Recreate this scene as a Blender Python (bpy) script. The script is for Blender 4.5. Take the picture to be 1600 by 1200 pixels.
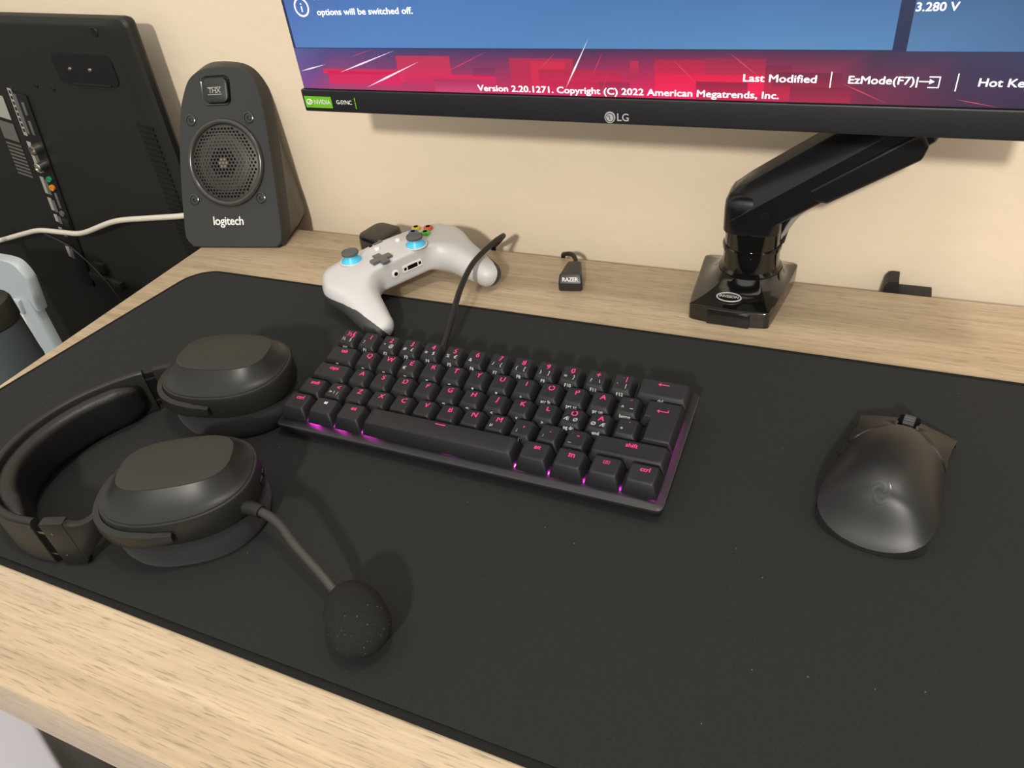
import bpy, bmesh, math, random
import numpy as np
from mathutils import Vector, Matrix

for o in list(bpy.data.objects): bpy.data.objects.remove(o)
S = bpy.context.scene
COL = S.collection
PI = math.pi
V = Vector

# ------------------------------------------------------------------ camera
cam = bpy.data.cameras.new('camera'); cam.sensor_fit = 'HORIZONTAL'; cam.sensor_width = 36
cam.lens = 36*1184.95/1600; cam.clip_start = .01; cam.clip_end = 50
camo = bpy.data.objects.new('camera', cam); COL.objects.link(camo)
RR = ((0.91113155, 0.39691885, -0.11088159), (0.16309339, -0.59436982, -0.7874802), (-0.3784704, 0.699414, -0.60628394))
m = Matrix(((RR[0][0], -RR[1][0], -RR[2][0], 0.3674974), (RR[0][1], -RR[1][1], -RR[2][1], -0.313036),
            (RR[0][2], -RR[1][2], -RR[2][2], 0.3637668), (0, 0, 0, 1)))
camo.matrix_world = m
S.camera = camo
# ------------------------------------------------------------------ view, world, lights
S.view_settings.view_transform = 'Standard'; S.view_settings.look = 'None'
S.view_settings.gamma = 1; S.view_settings.use_curve_mapping = False
S.view_settings.exposure = 0
W = bpy.data.worlds.new('room_ambient'); S.world = W; W.use_nodes = True
wn = W.node_tree; bg = wn.nodes['Background']; bg.inputs[1].default_value = 1.5
_tc = wn.nodes.new('ShaderNodeTexCoord'); _sx = wn.nodes.new('ShaderNodeSeparateXYZ'); wn.links.new(_tc.outputs['Generated'], _sx.inputs[0])
_cr = wn.nodes.new('ShaderNodeValToRGB'); _mr = wn.nodes.new('ShaderNodeMapRange'); _mr.inputs[1].default_value = -1
wn.links.new(_sx.outputs['Z'], _mr.inputs[0]); wn.links.new(_mr.outputs[0], _cr.inputs[0]); wn.links.new(_cr.outputs[0], bg.inputs[0])
_cr.color_ramp.elements[0].position = .40; _cr.color_ramp.elements[0].color = (.03, .029, .028, 1)     # floor side of the room
_cr.color_ramp.elements[1].position = 1.0; _cr.color_ramp.elements[1].color = (.86, .83, .77, 1)      # lit ceiling
_e = _cr.color_ramp.elements.new(.55); _e.color = (.34, .325, .295, 1)                                    # walls
def lamp(name, loc, power, radius, color):
    l = bpy.data.lights.new(name, 'POINT'); l.energy = power; l.shadow_soft_size = radius; l.color = color
    o = bpy.data.objects.new(name, l); COL.objects.link(o); o.location = loc; return o
lamp('ceiling_light', (.55, -.17, 1.65), 35, .07, (1, .955, .87))
lamp('pendant_light', (.57, -1.95, 1.25), 165, .07, (1, .95, .86))

# ------------------------------------------------------------------ materials
def mat(name, col, rough=.5, metal=0, spec=.5, emit=None, strength=1, coat=0, bump=None, var=None, sheen=0):
    M = bpy.data.materials.new(name); M.use_nodes = True
    nt = M.node_tree; b = nt.nodes['Principled BSDF']
    b.inputs['Base Color'].default_value = (*col, 1); b.inputs['Roughness'].default_value = rough
    b.inputs['Metallic'].default_value = metal; b.inputs['Specular IOR Level'].default_value = spec
    b.inputs['Coat Weight'].default_value = coat
    if sheen:
        b.inputs['Sheen Weight'].default_value = sheen
    if emit:
        b.inputs['Emission Color'].default_value = (*emit, 1); b.inputs['Emission Strength'].default_value = strength
    tc = None
    if bump or var:
        tc = nt.nodes.new('ShaderNodeTexCoord')
    if bump:                                   # (scale, distance)
        n = nt.nodes.new('ShaderNodeTexNoise'); n.inputs['Scale'].default_value = bump[0]; n.inputs['Detail'].default_value = 3
        nt.links.new(tc.outputs['Object'], n.inputs['Vector'])
        bp = nt.nodes.new('ShaderNodeBump'); bp.inputs['Distance'].default_value = bump[1]; bp.inputs['Strength'].default_value = 1
        nt.links.new(n.outputs['Fac'], bp.inputs['Height']); nt.links.new(bp.outputs['Normal'], b.inputs['Normal'])
    if var:                                    # (scale, amount)
        n = nt.nodes.new('ShaderNodeTexNoise'); n.inputs['Scale'].default_value = var[0]; n.inputs['Detail'].default_value = 4
        nt.links.new(tc.outputs['Object'], n.inputs['Vector'])
        r = nt.nodes.new('ShaderNodeMapRange'); r.inputs[3].default_value = 1-var[1]; r.inputs[4].default_value = 1+var[1]
        nt.links.new(n.outputs['Fac'], r.inputs[0])
        hs = nt.nodes.new('ShaderNodeHueSaturation'); hs.inputs['Color'].default_value = (*col, 1)
        nt.links.new(r.outputs[0], hs.inputs['Value']); nt.links.new(hs.outputs[0], b.inputs['Base Color'])
    return M
def speckle(M, scale, thresh, col, size=.25):
    """pale dust specks: a few voronoi cells turned light"""
    nt = M.node_tree; b = nt.nodes['Principled BSDF']
    tc = nt.nodes.new('ShaderNodeTexCoord'); v = nt.nodes.new('ShaderNodeTexVoronoi'); v.inputs['Scale'].default_value = scale
    nt.links.new(tc.outputs['Object'], v.inputs['Vector'])
    sp = nt.nodes.new('ShaderNodeSeparateColor'); nt.links.new(v.outputs['Color'], sp.inputs[0])
    g = nt.nodes.new('ShaderNodeMath'); g.operation = 'GREATER_THAN'; g.inputs[1].default_value = thresh
    nt.links.new(sp.outputs[0], g.inputs[0])
    l = nt.nodes.new('ShaderNodeMath'); l.operation = 'LESS_THAN'; l.inputs[1].default_value = size
    nt.links.new(v.outputs['Distance'], l.inputs[0])
    mu = nt.nodes.new('ShaderNodeMath'); mu.operation = 'MULTIPLY'
    nt.links.new(g.outputs[0], mu.inputs[0]); nt.links.new(l.outputs[0], mu.inputs[1])
    mx = nt.nodes.new('ShaderNodeMix'); mx.data_type = 'RGBA'
    old = b.inputs['Base Color'].links
    if old: nt.links.new(old[0].from_socket, mx.inputs[6])
    else: mx.inputs[6].default_value = b.inputs['Base Color'].default_value
    mx.inputs[7].default_value = (*col, 1)
    nt.links.new(mu.outputs[0], mx.inputs[0]); nt.links.new(mx.outputs[2], b.inputs['Base Color'])
def emis(name, col, st=1):
    M = bpy.data.materials.new(name); M.use_nodes = True; nt = M.node_tree
    b = nt.nodes['Principled BSDF']; b.inputs['Base Color'].default_value = (.01, .01, .01, 1); b.inputs['Roughness'].default_value = .4
    b.inputs['Emission Color'].default_value = (*col, 1); b.inputs['Emission Strength'].default_value = st
    return M
def wood(name):
    M = bpy.data.materials.new(name); M.use_nodes = True; nt = M.node_tree; b = nt.nodes['Principled BSDF']
    L = nt.links.new; N = nt.nodes.new
    tc = N('ShaderNodeTexCoord')
    def noise(sx, sy, sz, detail, dist=0):
        mp = N('ShaderNodeMapping'); mp.inputs['Scale'].default_value = (sx, sy, sz); L(tc.outputs['Object'], mp.inputs['Vector'])
        n = N('ShaderNodeTexNoise'); n.inputs['Scale'].default_value = 1; n.inputs['Detail'].default_value = detail
        n.inputs['Distortion'].default_value = dist
        L(mp.outputs[0], n.inputs['Vector']); return n
    n1 = noise(2.2, 26, 26, 4, .6); n2 = noise(48, 900, 900, 2, .2); n3 = noise(7, 120, 120, 3, .5)
    cr = N('ShaderNodeValToRGB'); L(n1.outputs['Fac'], cr.inputs[0])
    cr.color_ramp.elements[0].position = .3; cr.color_ramp.elements[0].color = (.40, .303, .195, 1)
    cr.color_ramp.elements[1].position = .7; cr.color_ramp.elements[1].color = (.50, .394, .272, 1)
    r3 = N('ShaderNodeMapRange'); L(n3.outputs['Fac'], r3.inputs[0]); r3.inputs[1].default_value = .3; r3.inputs[2].default_value = .7
    r3.inputs[3].default_value = .88; r3.inputs[4].default_value = 1.08
    r2 = N('ShaderNodeMapRange'); L(n2.outputs['Fac'], r2.inputs[0]); r2.inputs[1].default_value = .33; r2.inputs[2].default_value = .44
    r2.inputs[3].default_value = .66; r2.inputs[4].default_value = 1
    n4 = noise(5, 430, 430, 1, .15); r4 = N('ShaderNodeMapRange'); L(n4.outputs['Fac'], r4.inputs[0]); r4.inputs[1].default_value = .35; r4.inputs[2].default_value = .6
    r4.inputs[3].default_value = .90; r4.inputs[4].default_value = 1.03
    m0 = N('ShaderNodeMath'); m0.operation = 'MULTIPLY'; L(r3.outputs[0], m0.inputs[0]); L(r4.outputs[0], m0.inputs[1])
    mm = N('ShaderNodeMath'); mm.operation = 'MULTIPLY'; L(m0.outputs[0], mm.inputs[0]); L(r2.outputs[0], mm.inputs[1])
    hs = N('ShaderNodeHueSaturation'); L(cr.outputs[0], hs.inputs['Color']); L(mm.outputs[0], hs.inputs['Value'])
    L(hs.outputs[0], b.inputs['Base Color']); b.inputs['Roughness'].default_value = .45
    bp = N('ShaderNodeBump'); bp.inputs['Distance'].default_value = .0001; bp.inputs['Strength'].default_value = .5
    L(r2.outputs[0], bp.inputs['Height']); L(bp.outputs[0], b.inputs['Normal'])
    return M

m_wood = wood('light_oak_laminate')
m_wall = mat('cream_wall_paint', (.81, .68, .52), .8, bump=(60, .0006), var=(6, .03))
m_floor = mat('dark_floor', (.006, .006, .006), .8, var=(9, .2))
m_mat = mat('black_cloth_mat', (.0185, .0187, .0185), .92, spec=.12, bump=(1500, .0002), var=(700, .28), sheen=.04); speckle(m_mat, 230, .985, (.12, .115, .10), .085)
m_hem = mat('black_stitched_hem', (.009, .0088, .0085), .95, spec=.2, bump=(900, .0006))
m_key = mat('black_keycap_plastic', (.0095, .0095, .0115), .48, spec=.36, bump=(2500, .00005))
m_plate = mat('black_anodised_aluminium', (.022, .022, .024), .42, metal=.2)
m_case = mat('matte_black_case', (.008, .008, .008), .5)
m_dark = mat('black_void', (.003, .003, .003), .9, spec=.1)
m_pink = emis('pink_lit_legend', (1, .03, .22), 1.15)
m_white = mat('white_print', (.42, .42, .42), .6)
m_brightwhite = mat('bright_white_print', (.75, .73, .7), .5)
m_led = emis('magenta_key_light', (1, .04, .75), 80)
m_winlit = emis('pale_lit_legend', (1, .75, .95), 1.1)
m_mouse = mat('matte_black_mouse_shell', (.0085, .0085, .0085), .40, spec=.40)
m_mousebtn = mat('matte_black_mouse_buttons', (.013, .0125, .0115), .48, spec=.4)
m_mouseside = mat('black_rubber_grip', (.008, .008, .008), .75, bump=(2200, .0003))
m_gloss = mat('gloss_black_plastic', (.004, .004, .004), .12, spec=.6, coat=.4)
m_logo = mat('gloss_black_logo', (.016, .016, .016), .14, spec=.8)
m_hp = mat('matte_black_headset_plastic', (.0135, .0134, .0122), .40, spec=.36)
m_hptop = mat('soft_black_cap_plate', (.029, .0268, .0220), .6, spec=.25)
m_leather = mat('black_leatherette', (.005, .005, .005), .42, bump=(700, .0002))
m_cush = mat('dark_cushion_fabric', (.012, .012, .013), .95, bump=(1300, .0008), sheen=.06)
m_foam = mat('black_foam', (.018, .0178, .0165), .98, spec=.15, bump=(1600, .001), var=(1200, .35)); speckle(m_foam, 800, .93, (.13, .125, .09), .25)
m_hpmetal = mat('dark_steel_slider', (.22, .21, .2), .3, metal=1)
m_xwhite = mat('white_controller_plastic', (.53, .518, .52), .40, spec=.5)
m_xgrey = mat('dark_grey_controller_back', (.045, .045, .046), .6)
m_stick = mat('grey_thumbstick_rubber', (.085, .083, .08), .7)
m_blue = mat('sky_blue_stick_collar', (.07, .52, .80), .4)
m_dpad = mat('grey_plastic', (.10, .10, .102), .4)
m_bY, m_bX, m_bA, m_bB = (mat(n, c, .3) for n, c in (('yellow_face_button', (.55, .42, .03)), ('blue_face_button', (.03, .13, .5)),
                          ('green_face_button', (.09, .45, .05)), ('red_face_button', (.6, .08, .03))))
m_bezel = mat('dark_monitor_bezel', (.013, .013, .016), .45)
m_arm = mat('black_arm_plastic', (.006, .006, .0075), .3, spec=.5, coat=.15)
m_chrome = mat('silver_badge', (.55, .55, .55), .35, metal=.3)
m_green = mat('green_sticker', (.16, .50, .015), .45)
m_spk = mat('charcoal_speaker_baffle', (.030, .031, .0295), .42, spec=.36)
m_spkside = mat('dark_speaker_bezel', (.019, .0185, .017), .4)
m_spkback = mat('grey_brown_speaker_cabinet', (.06, .053, .042), .4)
m_grille = mat('dark_metal_grille', (.05, .048, .042), .4, metal=.3)
m_ring = mat('gloss_grey_ring', (.035, .034, .03), .22, spec=.7)
m_dome = mat('tan_dust_cap', (.18, .145, .09), .4)
m_tv = mat('dark_grey_tv_back', (.0135, .0130, .0108), .5, spec=.35)
m_tvdark = mat('black_tv_recess', (.004, .004, .004), .5)
m_tvlab = mat('pale_label', (.34, .33, .29), .6)
m_tvlab2 = mat('grey_label', (.11, .108, .095), .6)
m_steel = mat('dull_nickel', (.45, .42, .36), .35, metal=1)
m_cablew = mat('off_white_cable', (.60, .55, .46), .5)
m_cableb = mat('black_cable', (.006, .006, .006), .5, bump=(1200, .0003))
m_binw = mat('pale_grey_plastic', (.42, .47, .50), .35)
m_bottle = mat('dark_blue_grey_bottle', (.04, .05, .058), .35)
m_box = mat('white_cloth', (.55, .54, .58), .8)
m_cloth = mat('dark_olive_cloth', (.028, .028, .022), .9)

# ------------------------------------------------------------------ object helpers
def link(name, me, parent=None):
    o = bpy.data.objects.new(name, me); COL.objects.link(o)
    if parent is not None:
        o.parent = parent
    return o
def thing(name, label, cat, loc=(0, 0, 0), rot=(0, 0, 0), group=None):
    o = bpy.data.objects.new(name, None); COL.objects.link(o); o.empty_display_size = .02
    o.location = loc; o.rotation_euler = rot
    o['label'] = label; o['category'] = cat
    if group: o['group'] = group
    return o
def tag(o, label, cat, group=None):
    o['label'] = label; o['category'] = cat
    if group: o['group'] = group
    return o
def inv(root):
    if root is None: return Matrix()
    p = root
    M = Matrix()
    while p is not None:
        M = Matrix.LocRotScale(p.location, p.rotation_euler, p.scale) @ M; p = p.parent
    return M.inverted()
def finish(name, me, mats, parent, smooth=True, angle=35, world=True, sub=0, bev=0):
    if world and parent is not None: me.transform(inv(parent))
    for mm in (mats if isinstance(mats, (list, tuple)) else [mats]): me.materials.append(mm)
    if smooth:
        me.shade_smooth(); me.set_sharp_from_angle(angle=math.radians(angle))
    o = link(name, me, parent)
    if bev:
        d = o.modifiers.new('bevel', 'BEVEL'); d.width = bev; d.segments = 3; d.limit_method = 'ANGLE'; d.angle_limit = math.radians(40)
        d.harden_normals = False
    if sub:
        d = o.modifiers.new('subdivision', 'SUBSURF'); d.levels = sub; d.render_levels = sub
    return o
class G:
    """mesh collector, world coordinates"""
    def __init__(s): s.v = []; s.f = []; s.mi = []
    def add(s, vs, fs, mi=0, M=None):
        b = len(s.v)
        for p in vs:
            p = V(p)
            s.v.append(M @ p if M is not None else p)
        for f in fs: s.f.append([b+i for i in f]); s.mi.append(mi)
        return s
    def box(s, c, d, M=None, mi=0, bev=0, seg=2):
        bm = bmesh.new(); bmesh.ops.create_cube(bm, size=1)
        for v in bm.verts: v.co = V((v.co.x*d[0]+c[0], v.co.y*d[1]+c[1], v.co.z*d[2]+c[2]))
        if bev: bmesh.ops.bevel(bm, geom=bm.edges[:], offset=bev, segments=seg, affect='EDGES', profile=.6)
        return s.bm(bm, M, mi)
    def bm(s, bm, M=None, mi=0):
        bm.verts.ensure_lookup_table(); bm.verts.index_update()
        s.add([v.co.copy() for v in bm.verts], [[v.index for v in f.verts] for f in bm.faces], mi, M); bm.free(); return s
    def loft(s, rings, cap0=True, cap1=True, closed=True, M=None, mi=0):
        n = len(rings[0]); vs = [p for r in rings for p in r]; fs = []
        for i in range(len(rings)-1):
            for j in range(n if closed else n-1):
                k = (j+1) % n
                fs.append([i*n+j, i*n+k, (i+1)*n+k, (i+1)*n+j])
        if cap0: fs.append(list(range(n))[::-1])
        if cap1: fs.append([(len(rings)-1)*n+j for j in range(n)])
        return s.add(vs, fs, mi, M)
    def prism(s, poly, z0, z1, M=None, mi=0):
        return s.loft([[(x, y, z0) for x, y in poly], [(x, y, z1) for x, y in poly]], M=M, mi=mi)
    def lathe(s, prof, n=32, M=None, mi=0, cap=True):
        rings = [[(r*math.cos(2*PI*k/n), r*math.sin(2*PI*k/n), z) for k in range(n)] for r, z in prof]
        return s.loft(rings, cap, cap, M=M, mi=mi)
    def torus(s, R, r, n=40, k=10, M=None, mi=0, sx=1, sy=1):
        vs = []; fs = []
        for i in range(n):
            a = 2*PI*i/n
            for j in range(k):
                b = 2*PI*j/k
                vs.append(((R+r*math.cos(b))*math.cos(a)*sx, (R+r*math.cos(b))*math.sin(a)*sy, r*math.sin(b)))
                fs.append([i*k+j, ((i+1) % n)*k+j, ((i+1) % n)*k+(j+1) % k, i*k+(j+1) % k])
        return s.add(vs, fs, mi, M)
    def tube(s, pts, r, n=12, mi=0, sub=6):
        pts = smooth(pts, sub) if sub else [V(p) for p in pts]
        rr = r if isinstance(r, (list, tuple)) else [r]*2
        rings = []; up = V((0, 0, 1)); prev = None
        for i, p in enumerate(pts):
            t = (pts[min(i+1, len(pts)-1)]-pts[max(i-1, 0)]).normalized()
            if prev is None:
                a = up if abs(t.z) < .9 else V((1, 0, 0)); x = (a-t*a.dot(t)).normalized()
            else: x = (prev-t*prev.dot(t)).normalized()
            prev = x; y = t.cross(x)
            q = i/(len(pts)-1)*(len(rr)-1); k = min(int(q), len(rr)-2); rad = rr[k]+(rr[k+1]-rr[k])*(q-k)
            rings.append([p+x*(rad*math.cos(2*PI*j/n))+y*(rad*math.sin(2*PI*j/n)) for j in range(n)])
        return s.loft(rings, mi=mi)
    def build(s, name, mats, parent=None, **kw):
        me = bpy.data.meshes.new(name); me.from_pydata([tuple(p) for p in s.v], [], s.f); me.validate()
        me.update()
        if any(s.mi) and len(me.polygons) == len(s.mi):
            me.polygons.foreach_set('material_index', s.mi)
        bm = bmesh.new(); bm.from_mesh(me); bmesh.ops.recalc_face_normals(bm, faces=bm.faces); bm.to_mesh(me); bm.free()
        return finish(name, me, mats, parent, **kw)
def smooth(pts, sub=6, closed=False):
    P = [V(p) for p in pts]; n = len(P); out = []
    for i in range(n if closed else n-1):
        if closed: a, b, c, d = P[i-1], P[i], P[(i+1) % n], P[(i+2) % n]
        else: a, b, c, d = P[max(i-1, 0)], P[i], P[i+1], P[min(i+2, n-1)]
        for k in range(sub):
            t = k/sub
            out.append(.5*((2*b)+(c-a)*t+(2*a-5*b+4*c-d)*t*t+(3*b-a-3*c+d)*t**3))
    if not closed: out.append(P[-1])
    return out
def rrect(hx, hy, r, n=5):
    out = []
    for cx, cy, a0 in ((hx-r, hy-r, 0), (-hx+r, hy-r, 90), (-hx+r, -hy+r, 180), (hx-r, -hy+r, 270)):
        for k in range(n+1):
            a = math.radians(a0+90*k/n); out.append((cx+r*math.cos(a), cy+r*math.sin(a)))
    return out
def selip(a, b, e, n=48, a0=0):
    out = []
    for k in range(n):
        t = 2*PI*k/n+a0; c, s_ = math.cos(t), math.sin(t)
        out.append((a*math.copysign(abs(c)**(2/e), c), b*math.copysign(abs(s_)**(2/e), s_)))
    return out
def frame(o, x, y):
    """matrix with origin o, x axis x, y axis roughly y"""
    x = V(x).normalized(); y = V(y); y = (y-x*y.dot(x)).normalized(); z = x.cross(y)
    M = Matrix((x, y, z)).transposed().to_4x4(); M.translation = V(o); return M
_tc = {}
def textgeo(body, size, align='CENTER', space=1.0, bold=0):
    key = (body, size, align, space, bold)
    if key not in _tc:
        c = bpy.data.curves.new('lettering', 'FONT'); c.body = body; c.size = size; c.align_x = align; c.align_y = 'CENTER'
        c.resolution_u = 3; c.space_character = space; c.fill_mode = 'FRONT'
        o = bpy.data.objects.new('lettering', c); COL.objects.link(o)
        me = bpy.data.meshes.new_from_object(o)
        v0, f0 = [v.co.copy() for v in me.vertices], [list(p.vertices) for p in me.polygons]
        if bold:                                    # heavier strokes: the outline laid three times, a hair apart
            n0 = len(v0); vs_ = []; fs_ = []
            for k, (bx_, by_) in enumerate(((-1, -.5), (1, -.5), (0, 1))):
                vs_ += [v+V((bx_*bold, by_*bold, k*1e-6)) for v in v0]; fs_ += [[i+k*n0 for i in f] for f in f0]
            v0, f0 = vs_, fs_
        _tc[key] = (v0, f0)
        bpy.data.objects.remove(o); bpy.data.meshes.remove(me); bpy.data.curves.remove(c)
    return _tc[key]
def addtext(g, body, size, M, align='CENTER', mi=0, space=1.0, bold=0, warp=None):
    vs, fs = textgeo(body, size, align, space, bold)
    if warp: vs = [warp(v) for v in vs]
    g.add(vs, fs, mi, M)
def surface_nets(F, lo, h):
    """closed quad mesh of F<0 on a regular grid"""
    nx, ny, nz = F.shape
    s = F < 0
    c = [s[i:nx-1+i, j:ny-1+j, k:nz-1+k] for i in (0, 1) for j in (0, 1) for k in (0, 1)]
    cnt = sum(a.astype(int) for a in c); act = (cnt > 0) & (cnt < 8)
    idx = -np.ones(act.shape, int); ids = np.argwhere(act); idx[act] = np.arange(len(ids))
    acc = np.zeros((len(ids), 3)); num = np.zeros(len(ids))
    I, J, K = ids.T
    corners = [(i, j, k) for i in (0, 1) for j in (0, 1) for k in (0, 1)]
    for a in corners:
        for ax in range(3):
            if a[ax]: continue
            b = list(a); b[ax] = 1
            fa = F[I+a[0], J+a[1], K+a[2]]; fb = F[I+b[0], J+b[1], K+b[2]]
            cr = (fa < 0) != (fb < 0); t = np.where(cr, fa/np.where(cr, fa-fb, 1), 0)
            p = np.tile(np.array(a, float), (len(ids), 1)); p[:, ax] += t
            acc[cr] += p[cr]; num[cr] += 1
    P = lo+h*(ids+acc/num[:, None]); quads = []
    for ax in range(3):
        sl0 = [slice(1, -1)]*3; sl0[ax] = slice(0, -1); sl1 = [slice(1, -1)]*3; sl1[ax] = slice(1, None)
        a = s[tuple(sl0)]; b = s[tuple(sl1)]; d = np.argwhere(a != b); flip = a[tuple(d.T)]
        d = d+np.array([0 if q == ax else 1 for q in range(3)])
        u, w = [q for q in range(3) if q != ax]
        def at(du, dw):
            e = d.copy(); e[:, u] -= du; e[:, w] -= dw; return idx[tuple(e.T)]
        q = np.stack([at(1, 1), at(0, 1), at(0, 0), at(1, 0)], 1)
        fl = flip if ax != 1 else ~flip
        q[~fl] = q[~fl][:, ::-1]; quads.append(q)
    return P, np.concatenate(quads)
MT = .004          # top of the mat

# ------------------------------------------------------------------ the room
def struct(name, g, m, **kw):
    o = g.build(name, m, None, **kw); o['kind'] = 'structure'; return o
struct('wall_back', G().box((.2, .395, .6), (4.4, .1, 2.7)), m_wall, smooth=False)
struct('floor', G().box((.2, -.9, -.76), (4.4, 2.7, .06)), m_floor, smooth=False)

# ------------------------------------------------------------------ desk
desk = thing('desk', 'light oak desk with a black mat spread over its top', 'desk', (.4, .04, -.73))
G().box((.444, .04, -.026), (1.51, .538, .052), bev=.0012).build('desk_top', m_wood, desk)
for lx in (.12, 1.15):
    for ly in (-.19, .27):
        G().box((lx, ly, -.39), (.05, .05, .68), bev=.003).build('leg', m_wood, desk)

# ------------------------------------------------------------------ desk mat
mroot = thing('desk_mat', 'large black cloth desk mat with stitched hem under the keyboard and mouse', 'desk mat', (.3, .015, 0))
def mat_outline(off=0, n=8):
    x0, x1, y0, y1, r = -.318+off, 1.02-off, -.1665+off, .1995-off, .028-off
    pts = []
    for cx, cy, a0 in ((x1-r, y1-r, 0), (x0+r, y1-r, 90), (x0+r, y0+r, 180), (x1-r, y0+r, 270)):
        for k in range(n+1):
            a = math.radians(a0+90*k/n); pts.append([cx+r*math.cos(a), cy+r*math.sin(a)])
    # left edge runs at a slight slant, as it lies on the desk
    for p in pts:
        w = max(0, min(1, (.25-p[0])/.5)); t = (p[1]+.17)/.37
        p[0] += w*(.052*t-.004*math.sin(t*PI)*1.5)
    return pts
o0, o1, o2 = mat_outline(0), mat_outline(.0035), mat_outline(.0042)
G().loft([[(x, y, .0004) for x, y in o1], [(x, y, MT-.0006) for x, y in o1], [(x, y, MT) for x, y in o2]]).build('mat_cloth', m_mat, mroot, smooth=False)
hem = G(); rings = []
NP = len(o0)
prof = [(0, .0003), (-.0004, .0016), (.0002, .0034), (.0014, .0044), (.0028, .0044), (.0038, .0037), (.0038, .0003)]
for off, z in prof:
    rings.append([(x, y, z) for x, y in mat_outline(off)])
hem.loft(rings+[rings[0]], False, False)
hem.build('stitched_hem', m_hem, mroot, angle=60)

# ------------------------------------------------------------------ keyboard
U = .01905
kb = thing('keyboard', 'compact black mechanical keyboard with pink lit legends and braided cable', 'keyboard', (.143, .048, MT))
def plate_z(y): return .0168+.108*(y+.004)
kx0, kx1, ky0, ky1 = -.0038, .2896, -.0042, .0992
def outline_k(off, n=4):
    return [(x+(kx0+kx1)/2, y+(ky0+ky1)/2) for x, y in rrect((kx1-kx0)/2-off, (ky1-ky0)/2-off, .004, n)]
g = G()
def kring(off, fz): return [(x, y, fz(y)) for x, y in outline_k(off)]
g.loft([kring(.0075, lambda y: MT+.0002), kring(.0055, lambda y: MT+.002), kring(.0012, lambda y: plate_z(y)-.0075), kring(.0004, lambda y: plate_z(y)-.0022)])
g.build('case', m_case, kb)
g = G()
g.loft([kring(.0, lambda y: plate_z(y)-.0022), kring(0, lambda y: plate_z(y)-.0006), kring(.0007, lambda y: plate_z(y))])
g.build('top_plate', m_plate, kb)
ROWZ = [.0375, .0345, .0322, .0312, .0316]; ROWS = [.24, .18, .125, .10, .13]; ROWY = [4.5, 3.5, 2.5, 1.5, .5]
row0 = [('½§', '½ §', 'esc'), ('1', '!', 'F1'), ('2', '" @', 'F2'), ('3', '# £', 'F3'), ('4', '¤ $', 'F4'), ('5', '% €', 'F5'), ('6', '&', 'F6'), ('7', '/ {', 'F7'),
        ('8', '( [', 'F8'), ('9', ') ]', 'F9'), ('0', '= }', 'F10'), ('+', '? \\', 'F11'), ('´ |', '` |', 'F12')]
keys = []
for i, t in enumerate(row0): keys.append((0, i+.5, 1, *t))
keys.append((0, 14, 2, '<-', '', 'del'))
keys.append((1, .75, 1.5, 'tab', '', '@'))
fr1 = ['@', '@', '@', '@', '@', '*', '*', '^', 'scr lk', 'prt sc', 'pg up', 'home']
for i, c in enumerate('QWERTYUIOPÅ'): keys.append((1, i+2, 1, c, '€' if c == 'E' else '', fr1[i]))
keys.append((1, 13, 1, '¨', '^ ~', 'home'))
keys.append((2, .875, 1.75, 'caps', '', ''))
fr2 = ['', '', '', '', '@', '@', '<', 'v', '>', 'pg dn', 'end']
for i, c in enumerate('ASDFGHJKLÖÄ'): keys.append((2, i+2.25, 1, c, {'Ö': 'Æ Ø', 'Ä': 'Ø Æ'}.get(c, ''), fr2[i]))
keys.append((2, 13.25, 1, "'", '*', ''))
keys.append((3, .625, 1.25, 'shift', '', ''))
keys.append((3, 1.75, 1, '<', '> \\ |', ''))
for i, c in enumerate('ZXCVBNM'): keys.append((3, i+2.75, 1, c, 'µ' if c == 'M' else '', ''))
keys += [(3, 9.75, 1, ',', ';', '('), (3, 10.75, 1, '.', ':', 'pause'), (3, 11.75, 1, '-', '_', 'ins'), (3, 13.625, 2.75, 'shift', '', '')]
keys += [(4, .625, 1.25, 'ctrl', '', ''), (4, 1.875, 1.25, 'WIN', '', ''), (4, 3.125, 1.25, 'alt', '', ''), (4, 6.875, 6.25, '_bar', '', ''),
         (4, 10.625, 1.25, 'alt', '', ''), (4, 11.875, 1.25, 'fn', '', ''), (4, 13.125, 1.25, 'MENU', '', ''), (4, 14.375, 1.25, 'ctrl', '', '')]
def icon_rect(g, x0, y0, x1, y1, M, mi, warp=None):
    vs = [V((x0, y0, 0)), V((x1, y0, 0)), V((x1, y1, 0)), V((x0, y1, 0))]
    if warp: vs = [warp(v) for v in vs]
    g.add(vs, [[0, 1, 2, 3]], mi, M)
def icon_poly(g, pts, M, mi, warp=None):
    vs = [V((x, y, 0)) for x, y in pts]
    if warp: vs = [warp(v) for v in vs]
    g.add(vs, [list(range(len(pts)))], mi, M)
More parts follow.
